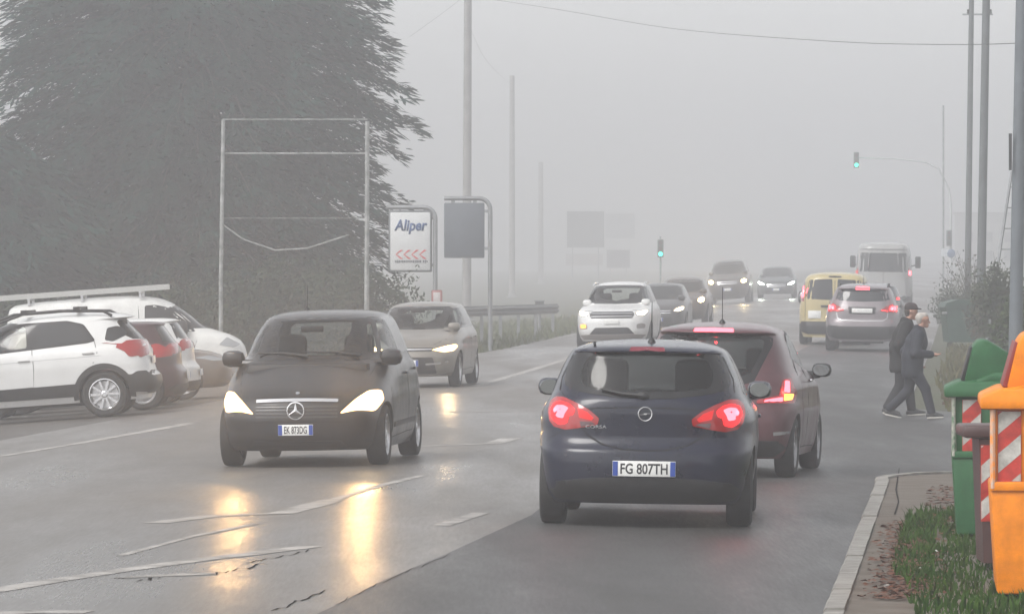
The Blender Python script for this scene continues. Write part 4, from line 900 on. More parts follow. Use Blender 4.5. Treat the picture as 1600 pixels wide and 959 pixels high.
def tgrid(name, ts, Ys, dz, m, **k):
    v = [(R(Y)+t, Y, gz(R(Y)+t, Y)+dz) for Y in Ys for t in ts]; n = len(ts)
    f = [(j*n+i, j*n+i+1, (j+1)*n+i+1, (j+1)*n+i) for j in range(len(Ys)-1) for i in range(n-1)]
    o = link(name, mesh(name, v, f), m); tag(o, **k); return o
def setting():
    tgrid('ground', [-380, -200, -100, -60, -29.7, -9.7, -4.5, 0, 10, 60, 150, 290], [-40, 0, 40, 80, 120, 150, 250, 400, 600, 880], -.02, M_soil, label='bare ground and verge around the road', kind='structure')
    tgrid('road', [-11.6, -9.7, -7, -4.5, -2, 0], [5, 40, 60, 90, 120, 150, 200, 300, 450, 700], 0, M_road, label='damp grey asphalt main road', kind='structure')
    tgrid('parking_lot', [-29.7, -20, -11.6], [45, 80, 120, 128], 0, M_lot, label='parking area sloping down on the left', kind='structure')
    # side street mouth on the right
    o = sheet('side_road', [[(R(54.6)-.3, 54.6)] + [(R(54.6)+.25+ .9*(1-math.cos(a)), 53.9+.55*math.sin(a)) for a in np.linspace(.3, 1.5, 5)] + [(30, 55.5), (30, 78), (R(77.5)+1.2, 77.5), (R(80)+.1, 80.2), (R(80)-.3, 80.2)]], .001, M_road2, step=2.0)
    tag(o, 'asphalt mouth of the side street on the right', kind='structure')
    # the darker, newer strip of asphalt in the right-hand lane
    seam = [G(*p) for p in [(515, 950), (600, 906), (700, 864), (830, 805)]]
    a0, a1 = seam[0], seam[-1]
    far = (R(150)-3.1, 150); edge = [(R(y)-.02, y) for y in (150, 120, 90, 70, 54, 40, 25)]
    d0 = ((a0[0]-(a1[0]-a0[0])*.4), a0[1]-(a1[1]-a0[1])*.4)
    o = sheet('road_patch', [[d0] + seam + [(R(75)-3.4, 75), (R(110)-3.2, 110), far] + edge], .004, M_road2, step=1.2); tag(o, 'darker newer asphalt strip along the right-hand lane', kind='structure')
    def mark(pts, w, label, name='road_marking', m=None, dz=.0035):
        q = []
        P = [G(*p) for p in pts]
        for i in range(len(P)-1):
            n = max(1, int((Vector(P[i+1])-Vector(P[i])).length/.6))
            for j in range(n): q.append(tuple(Vector(P[i]).lerp(Vector(P[i+1]), j/n)))
        q.append(P[-1])
        if not isinstance(w, (list, tuple)): w = [w*(.85+.3*random.random()) for _ in q]
        o = sheet(name, [band(q, w)], dz, m or M_line, step=.16); tag(o, label, kind='structure')
    mark([(242, 817), (330, 806), (440, 802), (520, 781)], .26, 'worn white line left of the people carrier reflections')
    mark([(520, 781), (600, 757), (660, 743)], .11, 'faint end of the worn white line')
    mark([(-60, 931), (0, 921), (90, 906), (190, 891), (330, 872), (490, 853)], .20, 'long white line crossing the lower left')
    mark([(185, 903), (280, 898), (330, 895)], .20, 'short second white line under the long one')
    mark([(-40, 960), (60, 955), (140, 956)], .3, 'white line at the lower left corner')
    mark([(188, 868), (300, 838), (400, 818)], .08, 'thin pale seam above the long white line')
    mark([(690, 821), (752, 801)], .14, 'short dash in the middle of the road')
    mark([(655, 697), (770, 693), (800, 684)], .25, 'white line right of the people carrier')
    mark([(690, 643), (800, 643)], .35, 'white line crossing behind the people carrier')
    mark([(0, 713), (120, 693), (300, 661)], .2, 'pale edge line of the parking area')
    mark([(745, 603), (820, 581), (890, 560)], .2, 'pale edge line beside the grey hatchback')
    mark([(1110, 505), (1175, 505)], .25, 'far white stop line on the oncoming side')
    # cracks
    def crack(a, b, n, w, seed):
        r = random.Random(seed); P = []
        for i in range(n+1):
            t = i/n; P.append((a[0]+(b[0]-a[0])*t+r.uniform(-4, 4), a[1]+(b[1]-a[1])*t+r.uniform(-2, 2)))
        P = [G(*p) for p in P]; q = [(.3*w+.6*w*r.random())*(.25 if i in (0, n) else 1) for i in range(n+1)]
        o = sheet('road_crack', [band(P, q)], .0068 if a[0] > 500 else .0038, M_crack, step=.16); tag(o, 'dark jagged crack in the asphalt near the lower left' if a[0] < 450 else 'dark seam crack running up from the bottom edge', kind='structure')
    crack((215, 907), (250, 903), 6, .03, 1); crack((335, 897), (420, 880), 12, .03, 2); crack((385, 880), (500, 857), 14, .018, 3)
    crack((425, 956), (505, 923), 12, .024, 4); crack((520, 945), (700, 866), 20, .012, 5); crack((300, 895), (350, 893), 6, .015, 8)
    # pavement and kerb on the right, rounding the corner
    K = [(R(Y), Y) for Y in np.linspace(22, 51.2, 24)]
    cx, cy_ = R(51.2)+1.5, 51.3
    K += [(cx-1.5*math.cos(a), cy_+2.4*math.sin(a)) for a in np.linspace(.12, math.pi/2, 9)] + [(cx+3, cy_+2.4), (cx+8, cy_+2.45)]
    inner = [(R(22)+16, 22), (cx+8, 30)]
    off = []
    n = len(K)
    for i in range(n):
        d = (Vector(K[min(i+1, n-1)])-Vector(K[max(i-1, 0)])).normalized(); off.append(tuple(Vector(K[i])+Vector((d.y, -d.x))*.125))
    pz = .085
    o = sheet('pavement', [off + [(cx+8, 22), (R(22)+.15, 22)]], pz, M_pave, step=.8); tag(o, 'worn brown pavement inside the kerb on the right', kind='structure')
    kerb = empty('kerb'); tag(kerb, 'low pale concrete kerb curving round the corner', 'kerb', kind='structure')
    S_ = [0]
    for i in range(n-1): S_.append(S_[-1]+(Vector(K[i+1])-Vector(K[i])).length)
    def at_s(q, P): return Vector((np.interp(q, S_, [p[0] for p in P]), np.interp(q, S_, [p[1] for p in P])))
    q = 0; r = random.Random(3)
    while q+1.0 < S_[-1]:
        v = []; k = 5; dzz = r.uniform(-.008, .012)
        for i in range(k):
            t = q+.001+(.998)*i/(k-1); a = at_s(t, K); b = at_s(t, off)
            za = gz(a.x, a.y)
            v += [(a.x, a.y, za-.05), (a.x, a.y, za+.075+dzz), (a.x+(b.x-a.x)*.12, a.y+(b.y-a.y)*.12, za+.095+dzz), (b.x, b.y, gz(b.x, b.y)+.097+dzz), (b.x, b.y, za-.05)]
        f = []
        for i in range(k-1):
            for j in range(4): f.append((i*5+j, i*5+j+1, (i+1)*5+j+1, (i+1)*5+j))
        f += [(4, 3, 2, 1, 0), tuple((k-1)*5+j for j in range(5))]
        f = [t[::-1] for t in f]
        link('kerb_stone', mesh('kerb_stone', v, f), M_kerb, kerb); q += 1.0
    crack2 = [G(*p) for p in [(1405, 745), (1400, 780), (1404, 800), (1398, 820)]]
    o = sheet('pavement_crack', [band(crack2, [.008, .014, .01, .014])], pz+.005, M_crack, step=.2); tag(o, 'dark crack along the pavement', kind='structure')

# ------------------------------------------------------------------ plants
def blades(name, areas, n, h, label, m, seed=1, width=.012):
    r = np.random.default_rng(seed); v = []; f = []
    for (poly, share, dz) in areas:
        x0, x1 = min(p[0] for p in poly), max(p[0] for p in poly); y0, y1 = min(p[1] for p in poly), max(p[1] for p in poly)
        k = 0; want = int(n*share)
        while k < want:
            x, y = r.uniform(x0, x1), r.uniform(y0, y1)
            if not inpoly(x, y, poly): continue
            cl = .55+.45*math.sin(x*3.1+1.3*math.sin(y*1.7))*math.sin(y*2.3+x)
            if r.random() > .25+.75*cl: continue
            k += 1; z = gz(x, y)+dz-.01; hh = h*r.uniform(.4, 1.2)*(.6+.6*cl); a = r.uniform(0, 6.28); l = r.uniform(.1, .7)*hh; w = width*r.uniform(.6, 1.4)
            dx, dy = math.cos(a), math.sin(a); b = r.uniform(0, 6.28); px, py = math.cos(b)*w, math.sin(b)*w; i = len(v)
            v += [(x-px, y-py, z), (x+px, y+py, z), (x+dx*l*.4+px*.7, y+dy*l*.4+py*.7, z+hh*.6), (x+dx*l*.4-px*.7, y+dy*l*.4-py*.7, z+hh*.6), (x+dx*l, y+dy*l, z+hh*.95)]
            f += [(i, i+1, i+2, i+3), (i+3, i+2, i+4)]
    o = link(name, mesh(name, v, f), m); tag(o, label, kind='stuff'); return o
def leafmat(name, a, b, scale=.8):
    return mat(name, a, rough=.9, c2=b, scale=scale, spec=.08)
def verge():
    def t2(P): return [(R(Y)+t, Y) for t, Y in P]
    near = t2([(.62, 30), (.50, 33), (.42, 36), (.46, 38.5), (.72, 40), (.60, 42), (.62, 44.5), (.95, 46), (1.0, 49), (5, 50), (5, 30)])
    M_g = leafmat('verge_grass', (.012, .045, .005), (.052, .095, .016), 5)
    blades('grass', [(near, .7, .085), (t2([(.34, 35.5), (.62, 35.5), (.62, 45), (.36, 44)]), .03, .085), (t2([(.9, 44), (1.6, 44), (2.0, 50.6), (1.1, 50)]), .08, .085)], 40000, .095, 'green grass along the foot of the waste bins', M_g, 2, .008)
    far = t2([(.6, 79), (9, 78.5), (9, 140), (.5, 140), (.3, 100)])
    blades('grass', [(far, 1, -.02)], 14000, .22, 'dull olive grass on the verge beyond the walkers', leafmat('dull_grass', (.06, .07, .03), (.12, .10, .05), 1.5), 3, .02)
    left = t2([(-26, 128), (-11.7, 124), (-11.5, 150), (-11.9, 230), (-26, 230)])
    blades('grass', [(left, 1, -.02)], 14000, .24, 'pale grass strip under the guard rail on the left', leafmat('pale_grass', (.06, .075, .03), (.10, .11, .045), 1.5), 4, .025)
    # fallen leaves on the pavement
    r = np.random.default_rng(9); v = []; f = []
    for _ in range(2300):
        c = r.random()
        if c < .75: Y = r.uniform(33, 43); t = r.normal(.44, .12)
        else: Y = r.uniform(43, 50); t = r.uniform(.5, 1.2)
        if t < .17: continue
        x = R(Y)+t; z = gz(x, Y)+.094+r.uniform(0, .012); a = r.uniform(0, 6.28); s = r.uniform(.015, .04); i = len(v); dx, dy = math.cos(a)*s, math.sin(a)*s
        v += [(x-dx, Y-dy, z), (x-dy*.6, Y+dx*.6, z+s*r.uniform(0, .5)), (x+dx, Y+dy, z+.004), (x+dy*.6, Y-dx*.6, z+s*r.uniform(0, .4))]; f.append((i, i+1, i+2, i+3))
    for _ in range(700):
        Y = r.uniform(79.5, 84); t = r.uniform(.5, 5); x = R(Y)+t; z = gz(x, Y)+r.uniform(.0, .1); a = r.uniform(0, 6.28); s = r.uniform(.02, .05); i = len(v); dx, dy = math.cos(a)*s, math.sin(a)*s
        v += [(x-dx, Y-dy, z), (x-dy*.6, Y+dx*.6, z+s*.5), (x+dx, Y+dy, z+.004), (x+dy*.6, Y-dx*.6, z+s*.4)]; f.append((i, i+1, i+2, i+3))
    tag(link('fallen_leaves', mesh('fallen_leaves', v, f), mat('dead_leaf', (.14, .045, .02), rough=.8, c2=(.07, .035, .02), scale=30)), 'reddish brown fallen leaves at the grass edge', kind='stuff')
    for i, (px, py, s, lb) in enumerate([(1462, 882, .022, 'small white litter scrap in the grass, uppermost of three'), (1440, 912, .028, 'small white litter scrap at the grass edge, middle of three'), (1386, 937, .022, 'small white litter scrap on the pavement, lowest of three')]):
        X, Y = G(px, py); b = MB(); b.ball((X, Y, gz(X, Y)+.085+s*.5), (s, s*.8, s*.5), 7, 5)
        b.v = [(x+random.uniform(-1, 1)*s*.25, y+random.uniform(-1, 1)*s*.25, z+random.uniform(-1, 1)*s*.2) for x, y, z in b.v]
        tag(b.build('litter_scrap', mat('litter_white', (.75, .75, .73), rough=.6), None, None), lb, 'litter', 'litter scraps on the verge')

def conifer(name, label, X, Y, hgt, rad, seed, skirt=.4, nb=260, col_=((.006, .026, .020), (.014, .048, .038)), sc_=1.0, gs=.78):
    z0 = gz(X, Y); r = np.random.default_rng(seed); root = tag(empty(name, (X, Y, z0)), label, 'tree')
    M_bark = mat('bark', (.05, .04, .032), rough=.9, var=.4, scale=4, bump=.6, bscale=12); M_n = leafmat('needles_'+name, col_[0], col_[1], .9)
    b = MB(); b.tube([(0, 0, -.3), (.05, 0, hgt*.3), (0, .06, hgt*.7), (0, 0, hgt*.98)], [.42, .34, .18, .03], 12)
    v = []; f = []
    for q in range(nb):
        u = (q+.5)/nb; z = skirt+(hgt-skirt)*u**1.05; a = q*2.39996+r.uniform(-.3, .3)
        prof = (.86+.14*(u/.5) if u < .5 else 1.0-.93*((u-.5)/.5)**1.9)
        ln = rad*prof*r.uniform(.80, 1.10); d = Vector((math.cos(a), math.sin(a), 0)); rise = .10-.18*(1-u)
        P = [Vector((0, 0, z))+d*ln*t+Vector((0, 0, ln*(rise*t+.10*math.sin(t*2.6)-.16*t*t*t))) for t in np.linspace(0, 1, 6)]
        b.tube(P, [.06, .05, .04, .03, .02, .008], 5)
        side = Vector((-d.y, d.x, 0))
        ns = int((26+44*ln/rad)*sc_)
        for k in range(ns):
            t = .22+.80*r.random()**.75; t = min(t, 1); i5 = min(4, int(t*5)); p = P[i5].lerp(P[i5+1], t*5-i5)
            wdt = ln*.30*(1.08-t)+.15; off = r.uniform(-1, 1); p = p+side*off*wdt+Vector((0, 0, r.normal(-.05, .10)))+d*r.uniform(-.1, .15)
            ax = (d*(.9-.2*abs(off))+side*off*r.uniform(.5, 1.1)+Vector((0, 0, r.uniform(-.55, .1)))).normalized(); sl = r.uniform(.32, .80)*gs; sw = r.uniform(.045, .09)*gs
            up = Vector((r.normal(0, .45), r.normal(0, .45), 1)).normalized(); w = ax.cross(up).normalized()*sw; i = len(v)
            dr = Vector((0, 0, -.10*sl))
            v += [p-w*.4, p+w*.4, p+ax*sl*.5+w+dr*.3, p+ax*sl*.5-w+dr*.3, p+ax*sl+dr]
            f += [(i, i+1, i+2, i+3), (i+3, i+2, i+4)]
    b.build('trunk', M_bark, root); link('crown', mesh('crown', v, f), M_n, root)
    return root
def shrub(name, label, X, Y, h, rx, ry, n, seed, ca, cb, leaf=.05, twigs=14, cat='bush', group=None, base=0.0):
    z0 = gz(X, Y); r = np.random.default_rng(seed); root = tag(empty(name, (X, Y, z0)), label, cat, group)
    b = MB(); tips = []
    for k in range(twigs):
        a = r.uniform(0, 6.28); q = r.uniform(.2, 1); e = Vector((math.cos(a)*rx*q, math.sin(a)*ry*q, h*r.uniform(.6, 1.05))); m_ = Vector((e.x*.35, e.y*.35, e.z*.55))
        b.tube([(e.x*.1, e.y*.1, -.05), m_, e], [.022, .014, .004], 5); tips.append((m_, e))
        for _ in range(3):
            s0 = m_.lerp(e, r.uniform(.1, .9)); e2 = s0+Vector((r.normal(0, .22)*rx, r.normal(0, .22)*ry, r.uniform(.05, .25)*h)); b.tube([s0, e2], [.008, .003], 4); tips.append((s0, e2))
    b.build('stem', mat('twig_bark', (.05, .042, .035), rough=.9), root)
    v = []; f = []
    for _ in range(n):
        if r.random() < .5:
            s0, e = tips[r.integers(len(tips))]; p = s0.lerp(e, r.uniform(.1, 1.05))+Vector(r.normal(0, .09*max(rx, .5), 3))
        else:
            u = r.normal(0, 1, 3); u /= np.linalg.norm(u); q = r.uniform(.6, 1.0)*(1+.15*math.sin(u[0]*7+u[2]*5)); p = Vector((u[0]*rx*q, u[1]*ry*q, h*(base+(1-base)*(.5+.5*u[2]*q))))
        if p.z < .02: p.z = r.uniform(.02, .3)*h
        a = Vector(r.normal(0, 1, 3)).normalized()*leaf*r.uniform(.6, 1.4); w = a.orthogonal().normalized()*a.length*.45; i = len(v)
        v += [p-a, p+w, p+a, p-w]; f.append((i, i+1, i+2, i+3))
    link('foliage', mesh('foliage', v, f), leafmat('leaf_'+name+str(seed), ca, cb, 2.0), root); return root
def plants():
    p = W3(306, 414, 150); conifer('cedar_tree', 'huge dark conifer filling the upper left, behind the bare billboard frame', p.x, 150, 15.4, 5.75, 11, .3, 840, sc_=3.4, gs=.6)
    p = W3(-60, 414, 145); conifer('conifer_tree', 'smaller dark conifer at the left edge beside the huge one', p.x, 145, 7.0, 4.2, 12, .2, 180, sc_=4.0)
    for i, (px, Y, h, rx, lb) in enumerate([(60, 131, 2.1, 2.2, 'dark hedge bush behind the white van, leftmost'), (230, 131, 2.3, 2.3, 'dark hedge bush behind the nose of the white van'), (400, 133, 2.4, 2.2, 'dark hedge bush between the posts of the bare frame'), (545, 136, 2.3, 1.9, 'dark hedge bush at the right post of the bare frame')]):
        p = W3(px, 414, Y); shrub('hedge_bush', lb, p.x, Y, h, rx, .9, 5200, 20+i, (.016, .028, .016), (.04, .055, .03), .07, 16, group='hedge under the conifers')
    for i, (px, Y, h, rx, n, ca, lb) in enumerate([(1568, 118, 2.05, .75, 4200, (.03, .04, .022), 'tall scruffy bush right of the pair of lamp posts'), (1500, 160, 1.3, .9, 2600, (.03, .04, .025), 'dark clipped bush beside the green dumpster'), (1550, 128, 1.5, .7, 2400, (.045, .04, .028), 'brownish bush behind the green bin'), (1598, 100, 1.5, .6, 2400, (.03, .045, .02), 'leafy bush at the right edge behind the orange bin')]):
        p = W3(px, 414, Y); shrub('verge_bush', lb, p.x, Y, h, rx, .7, n, 40+i, ca, (ca[0]*2, ca[1]*1.8, ca[2]*1.8), .05, 20, group='bushes on the right verge')
    p = W3(1520, 414, 165); shrub('bare_shrub', 'leafless twiggy shrub between the two slim posts', p.x, 165, 2.3, 1.1, .9, 420, 50, (.05, .04, .03), (.07, .06, .04), .05, 34)
# ------------------------------------------------------------------ street furniture
def clip_rect(P, x0, x1, z0, z1):
    def cl(P, ins, cut):
        o = []
        for i in range(len(P)):
            a, b = P[i-1], P[i]
            if ins(b):
                if not ins(a): o.append(cut(a, b))
                o.append(b)
            elif ins(a): o.append(cut(a, b))
        return o
    def cx(v): return lambda a, b: (v, a[1]+(b[1]-a[1])*(v-a[0])/(b[0]-a[0]))
    def cz(v): return lambda a, b: (a[0]+(b[0]-a[0])*(v-a[1])/(b[1]-a[1]), v)
    for ins, cut in ((lambda p: p[0] >= x0-1e-9, cx(x0)), (lambda p: p[0] <= x1+1e-9, cx(x1)), (lambda p: p[1] >= z0-1e-9, cz(z0)), (lambda p: p[1] <= z1+1e-9, cz(z1))):
        if P: P = cl(P, ins, cut)
    return P
M_wstripe = mat('reflective_white', (.55, .54, .50), rough=.45, c2=(.30, .29, .27), scale=16); M_rstripe = mat('reflective_red', (.42, .03, .02), rough=.45, var=.3, scale=14)
def stripes(parent, x0, x1, z0, z1, y, pitch, slope=.8, ph=0.0):
    b = MB(); b.box(((x0+x1)/2, y-.004, (z0+z1)/2), (x1-x0, .008, z1-z0)); o = b.build('reflective_panel', M_rstripe, parent)
    k = -6
    while k < 14:
        zb = z0+ph+k*pitch*2
        P = clip_rect([(x0-.01, zb), (x1+.01, zb+slope*(x1-x0+.02)), (x1+.01, zb+slope*(x1-x0+.02)+pitch), (x0-.01, zb+pitch)], x0+.003, x1-.003, z0+.003, z1-.003)
        if len(P) > 2:
            b = MB(); b.prism(P, y-.0095, y-.0075, 'y'); b.build('white_stripe', M_wstripe, o, None)
        k += 1
    return o
def street_bin(name, label, X, Y, c, s=1.0, rz=.05):
    z0 = gz(X, Y)+.085; root = tag(empty(name, (X, Y, z0), rz), label, 'waste bin', 'street waste bins'); root.scale = (s, s, s)
    L = 1.30; D = .98
    m = mat('plastic_'+name, c, rough=.5, var=.22, scale=6, spec=.25, rvar=.1, c2=tuple(q*.62 for q in c))
    def pr(nm, P, a, b_, mm=m, bev=.018, parent=None):
        b = MB(); b.prism(P, a, b_, 'y'); me = b.me(nm, None); bm = bmesh.new(); bm.from_mesh(me); bmesh.ops.recalc_face_normals(bm, faces=bm.faces[:])
        if bev: bmesh.ops.bevel(bm, geom=[e for e in bm.edges if e.calc_face_angle(0) > .35], offset=bev, segments=2, affect='EDGES', profile=.5)
        bm.to_mesh(me); bm.free(); shade(me, 40); return link(nm, me, mm, parent or root)
    pr('lower_body', [(.04, .03), (D-.04, .03), (D, .68), (0, .68)], 0, L, bev=.025)
    pr('upper_body', [(.035, .68), (D-.035, .68), (D-.02, 1.14), (.02, 1.14)], .03, L-.03)
    pr('end_rim', [(.0, .645), (D, .645), (D, .70), (0, .70)], -.018, .03, bev=.008)
    ld = pr('lid', [(-.06, 1.13), (D+.05, 1.13), (D+.05, 1.22), (.9, 1.26), (.06, 1.255), (-.06, 1.20)], -.05, L+.05, bev=.02)
    pr('lid_shoulder', [(.06, 1.25), (.92, 1.25), (.85, 1.30), (.55, 1.33), (.34, 1.325), (.2, 1.27)], .0, L, parent=ld)
    hd = pr('hood', [(.10, 1.25), (.165, 1.525), (.20, 1.575), (.25, 1.59), (.30, 1.575), (.52, 1.44), (.72, 1.30), (.80, 1.25)], .12, L-.12, bev=.022)
    pr('throw_in_flap', [(.075, 1.262), (.105, 1.255), (.172, 1.52), (.15, 1.53)], .15, L-.15, M_black if 'green' in name else mat('flap_red', (.2, .02, .015), rough=.5), bev=.004, parent=hd)
    for y in (.015, .07):
        b = MB(); b.tube([(.012+y*.25, y-.02, .66), (.012+y*.25, y-.02, 1.13)], .017, 8); b.build('corner_rib', mat('worn_rib_'+name, tuple(q*1.0 for q in c), rough=.5, c2=(.45, .42, .38), scale=18), root)
    for y in (.25, L-.25):
        b = MB(); b.box((D*.25, y, .02), (.12, .10, .06)); b.box((D*.75, y, .02), (.12, .10, .06)); b.build('foot', M_black, root)
    return root
def bins():
    X, Y = (1487-800)/209, F/209
    g = street_bin('green_bin', 'green street waste bin with a dark throw-in flap, behind the orange one', X, Y, (.028, .115, .045), .935, -.075)
    stripes(g, .085, .235, .70, 1.11, .028, .13, .9, .03)
    X, Y = (1547-800)/255, F/255
    o = street_bin('orange_bin', 'bright orange street waste bin cut by the right edge of the frame', X, Y, (.85, .25, .001), 1.03, -.075)
    stripes(o, .045, .185, .70, 1.12, .028, .115, .85, .04)
    # brown bin between them
    X, Y = (1530-800)/233, F/233; z0 = gz(X, Y)+.085
    r = tag(empty('brown_bin', (X, Y, z0)), 'small dark brown waste bin wedged between the green and orange bins', 'waste bin', 'street waste bins')
    m = mat('plastic_brown', (.06, .028, .026), rough=.45, var=.2, scale=7)
    b = MB(); b.prism([(.03, .05), (.55, .05), (.62, .88), (0, .88)], 0, .58, 'y'); b.build('body', m, r, 30)
    b = MB(); b.box((.26, .29, .93), (.74, .66, .085), bev=.025); b.build('lid', m, r)
    b = MB(); b.tube([(.62, .05, .90), (.70, .05, .93), (.70, .53, .93), (.62, .53, .90)], .018, 8); b.build('handle', m, r)
    for y in (.1, .48):
        b = MB(); b.lathe([(.0, -.02), (.08, -.02), (.1, -.01), (.1, .01), (.08, .02), (0, .02)], 16, Matrix.Translation((.52, y, .10)) @ Matrix.Rotation(math.pi/2, 4, 'X')); b.build('wheel', M_rubber, r)
    stripes(r, .01, .16, .33, .84, -.002, .12, .9, .0)
    # dumpster up the road
    p = W3(1504, 414, 140); X = p.x; z0 = gz(X, 140)
    d = tag(empty('green_dumpster', (X, 140, z0), .1), 'large dark green dumpster on the verge by the lamp posts', 'dumpster')
    m = mat('dumpster_green', (.02, .05, .035), rough=.5, var=.3, scale=5)
    b = MB(); b.prism([(-.42, .15), (.42, .15), (.52, 1.05), (-.52, 1.05)], -.45, .45, 'y'); b.build('body', m, d)
    b = MB(); b.prism([(-.56, 1.05), (.56, 1.05), (.50, 1.16), (.2, 1.24), (-.2, 1.24), (-.50, 1.16)], -.5, .5, 'y'); b.build('lid', m, d)
    for x in (-.4, .4):
        b = MB(); b.lathe([(0, -.03), (.08, -.03), (.08, .03), (0, .03)], 12, Matrix.Translation((x, -.4, .08)) @ Matrix.Rotation(math.pi/2, 4, 'X')); b.build('wheel', M_rubber, d)
    b = MB(); b.tube([(-.5, -.48, .9), (-.62, -.48, .9)], .03, 8); b.tube([(.5, -.48, .9), (.62, -.48, .9)], .03, 8); b.build('lifting_pin', M_steel, d)

M_galv = mat('galvanised_steel', (.26, .27, .28), rough=.5, metal=.5, var=.2, scale=4); M_conc = mat('concrete_pole', (.22, .215, .21), rough=.8, var=.25, scale=3)
def post(name, label, px0, px1, Y, r0, r1, h, m, cat='pole', group=None, base_py=None):
    X = (px0-800)*Y/F; z0 = gz(X, Y); root = tag(empty(name, (X, Y, z0)), label, cat, group)
    yt = 0; dx = (px1-px0)*Y/F/((H-z0)+414*Y/F)          # lean per metre, read at the top of the frame
    b = MB(); b.tube([(0, 0, -.2), (0, 0, .0), (dx*h*.5, 0, h*.5), (dx*h, 0, h)], [r0*1.05, r0, (r0+r1)/2, r1], 14); b.build('shaft', m, root)
    b = MB(); b.lathe([(r0*1.9, -.05), (r0*1.9, .05), (r0*1.25, .09), (r0*1.2, .30), (r0, .34)], 14); b.build('base', m, root)
    return root, dx
def poles():
    r, dx = post('lamp_post', 'thick grey lamp post with pale base rising behind the green bin', 1531, 1541, 135, .115, .085, 12.5, mat('grey_painted_pole', (.085, .095, .10), rough=.6, var=.2, scale=3), 'lamp post')
    b = MB(); b.tube([(dx*12.4, 0, 12.4), (dx*12.4-.3, -.1, 12.75), (dx*12.4-1.5, -.3, 12.95)], [.05, .045, .035], 8); b.build('arm', M_galv, r)
    b = MB(); b.box((dx*12.4-1.8, -.35, 12.93), (.7, .28, .12), bev=.04); b.build('lantern', M_black, r)
    r, dx = post('utility_pole', 'slim grey pole with a short crossbar, left of the thick lamp post', 1511, 1518, 170, .105, .075, 11.5, mat('grey_painted_pole', (.085, .095, .10)), 'pole')
    b = MB(); b.box((dx*9.9+.2, 0, 9.88), (.95, .05, .05)); b.build('crossbar', M_galv, r)
    for x in (-.1, .6):
        b = MB(); b.lathe([(.03, 0), (.05, .04), (.03, .08), (.045, .12), (0, .15)], 10, Matrix.Translation((dx*9.9+x, 0, 9.9))); b.build('insulator', M_black, r)
    r, dx = post('concrete_post', 'dark tall post at the right edge of the frame', 1585, 1597, 92, .115, .10, 11, mat('dark_pole', (.10, .115, .13), rough=.6, var=.2, scale=3), 'pole')
    b = MB(); b.box((-.08, -.12, 4.05), (.05, .05, .62)); b.build('side_box', M_black, r)
    r, dx = post('power_pole', 'tall grey utility pole behind the blank grey sign', 729, 731, 260, .225, .18, 18, M_conc, 'pole', 'utility poles along the left side')
    b = MB(); b.box((0, 0, 16.2), (2.2, .1, .1)); b.build('crossbar', M_conc, r)
    post('power_pole', 'fainter utility pole in the fog, second from the left sign', 800, 800, 430, .25, .2, 17.5, M_conc, 'pole', 'utility poles along the left side')
    post('power_pole', 'faintest utility pole in the fog, third and shortest', 845, 845, 580, .3, .25, 13, M_conc, 'pole', 'utility poles along the left side')
    # leaning pole with a bracket behind the right edge
    P0, P1 = W3(1557, 430, 120), W3(1581, 268, 120)
    r = tag(empty('leaning_pole', (P0.x, 120, gz(P0.x, 120))), 'thin leaning pole with a ladder-like bracket beside the dark right-edge post', 'pole')
    o = Vector((P0.x, 120, gz(P0.x, 120))); d = (P1-P0); b = MB(); b.tube([P0-o-d*.75, P1-o], .03, 8); b.build('shaft', M_galv, r)
    b = MB(); b.tube([P1-o, P1-o+Vector((.12, 0, .05)), P1-o+Vector((.16, 0, -1.6))], .02, 6); b.build('stay', M_galv, r)
    for t in (.15, .35, .55, .75):
        q = P1-o-d*t; b = MB(); b.tube([q, q+Vector((.14+.27*t, 0, 0))], .012, 6); b.build('rung', M_galv, r)
    # overhead wires
    def wire(pts, label, r_=.0075):
        P = [W3(*p) for p in pts]; Q = []
        for i in range(len(P)-1):
            a, b_, c, d = P[max(i-1, 0)], P[i], P[i+1], P[min(i+2, len(P)-1)]
            for t in np.linspace(0, 1, 6)[:-1]:
                Q.append(.5*((2*b_)+(c-a)*t+(2*a-5*b_+4*c-d)*t*t+(3*b_-a-3*c+d)*t**3))
        Q.append(P[-1]); b = MB(); b.tube(Q, r_, 5); tag(b.build('overhead_wire', M_black), label, 'wire', 'overhead wires')
    wire([(731, -6, 260), (870, 15, 195), (1050, 45, 165), (1300, 65, 130), (1480, 70, 112), (1592, 68, 92)], 'long sagging wire from the left utility pole across to the right')
    wire([(729, -8, 260), (690, 22, 265), (640, 58, 275)], 'wire running down left from the tall utility pole')
    wire([(733, 40, 260), (760, 95, 330), (800, 135, 430)], 'wire between the tall utility pole and the fainter second one')
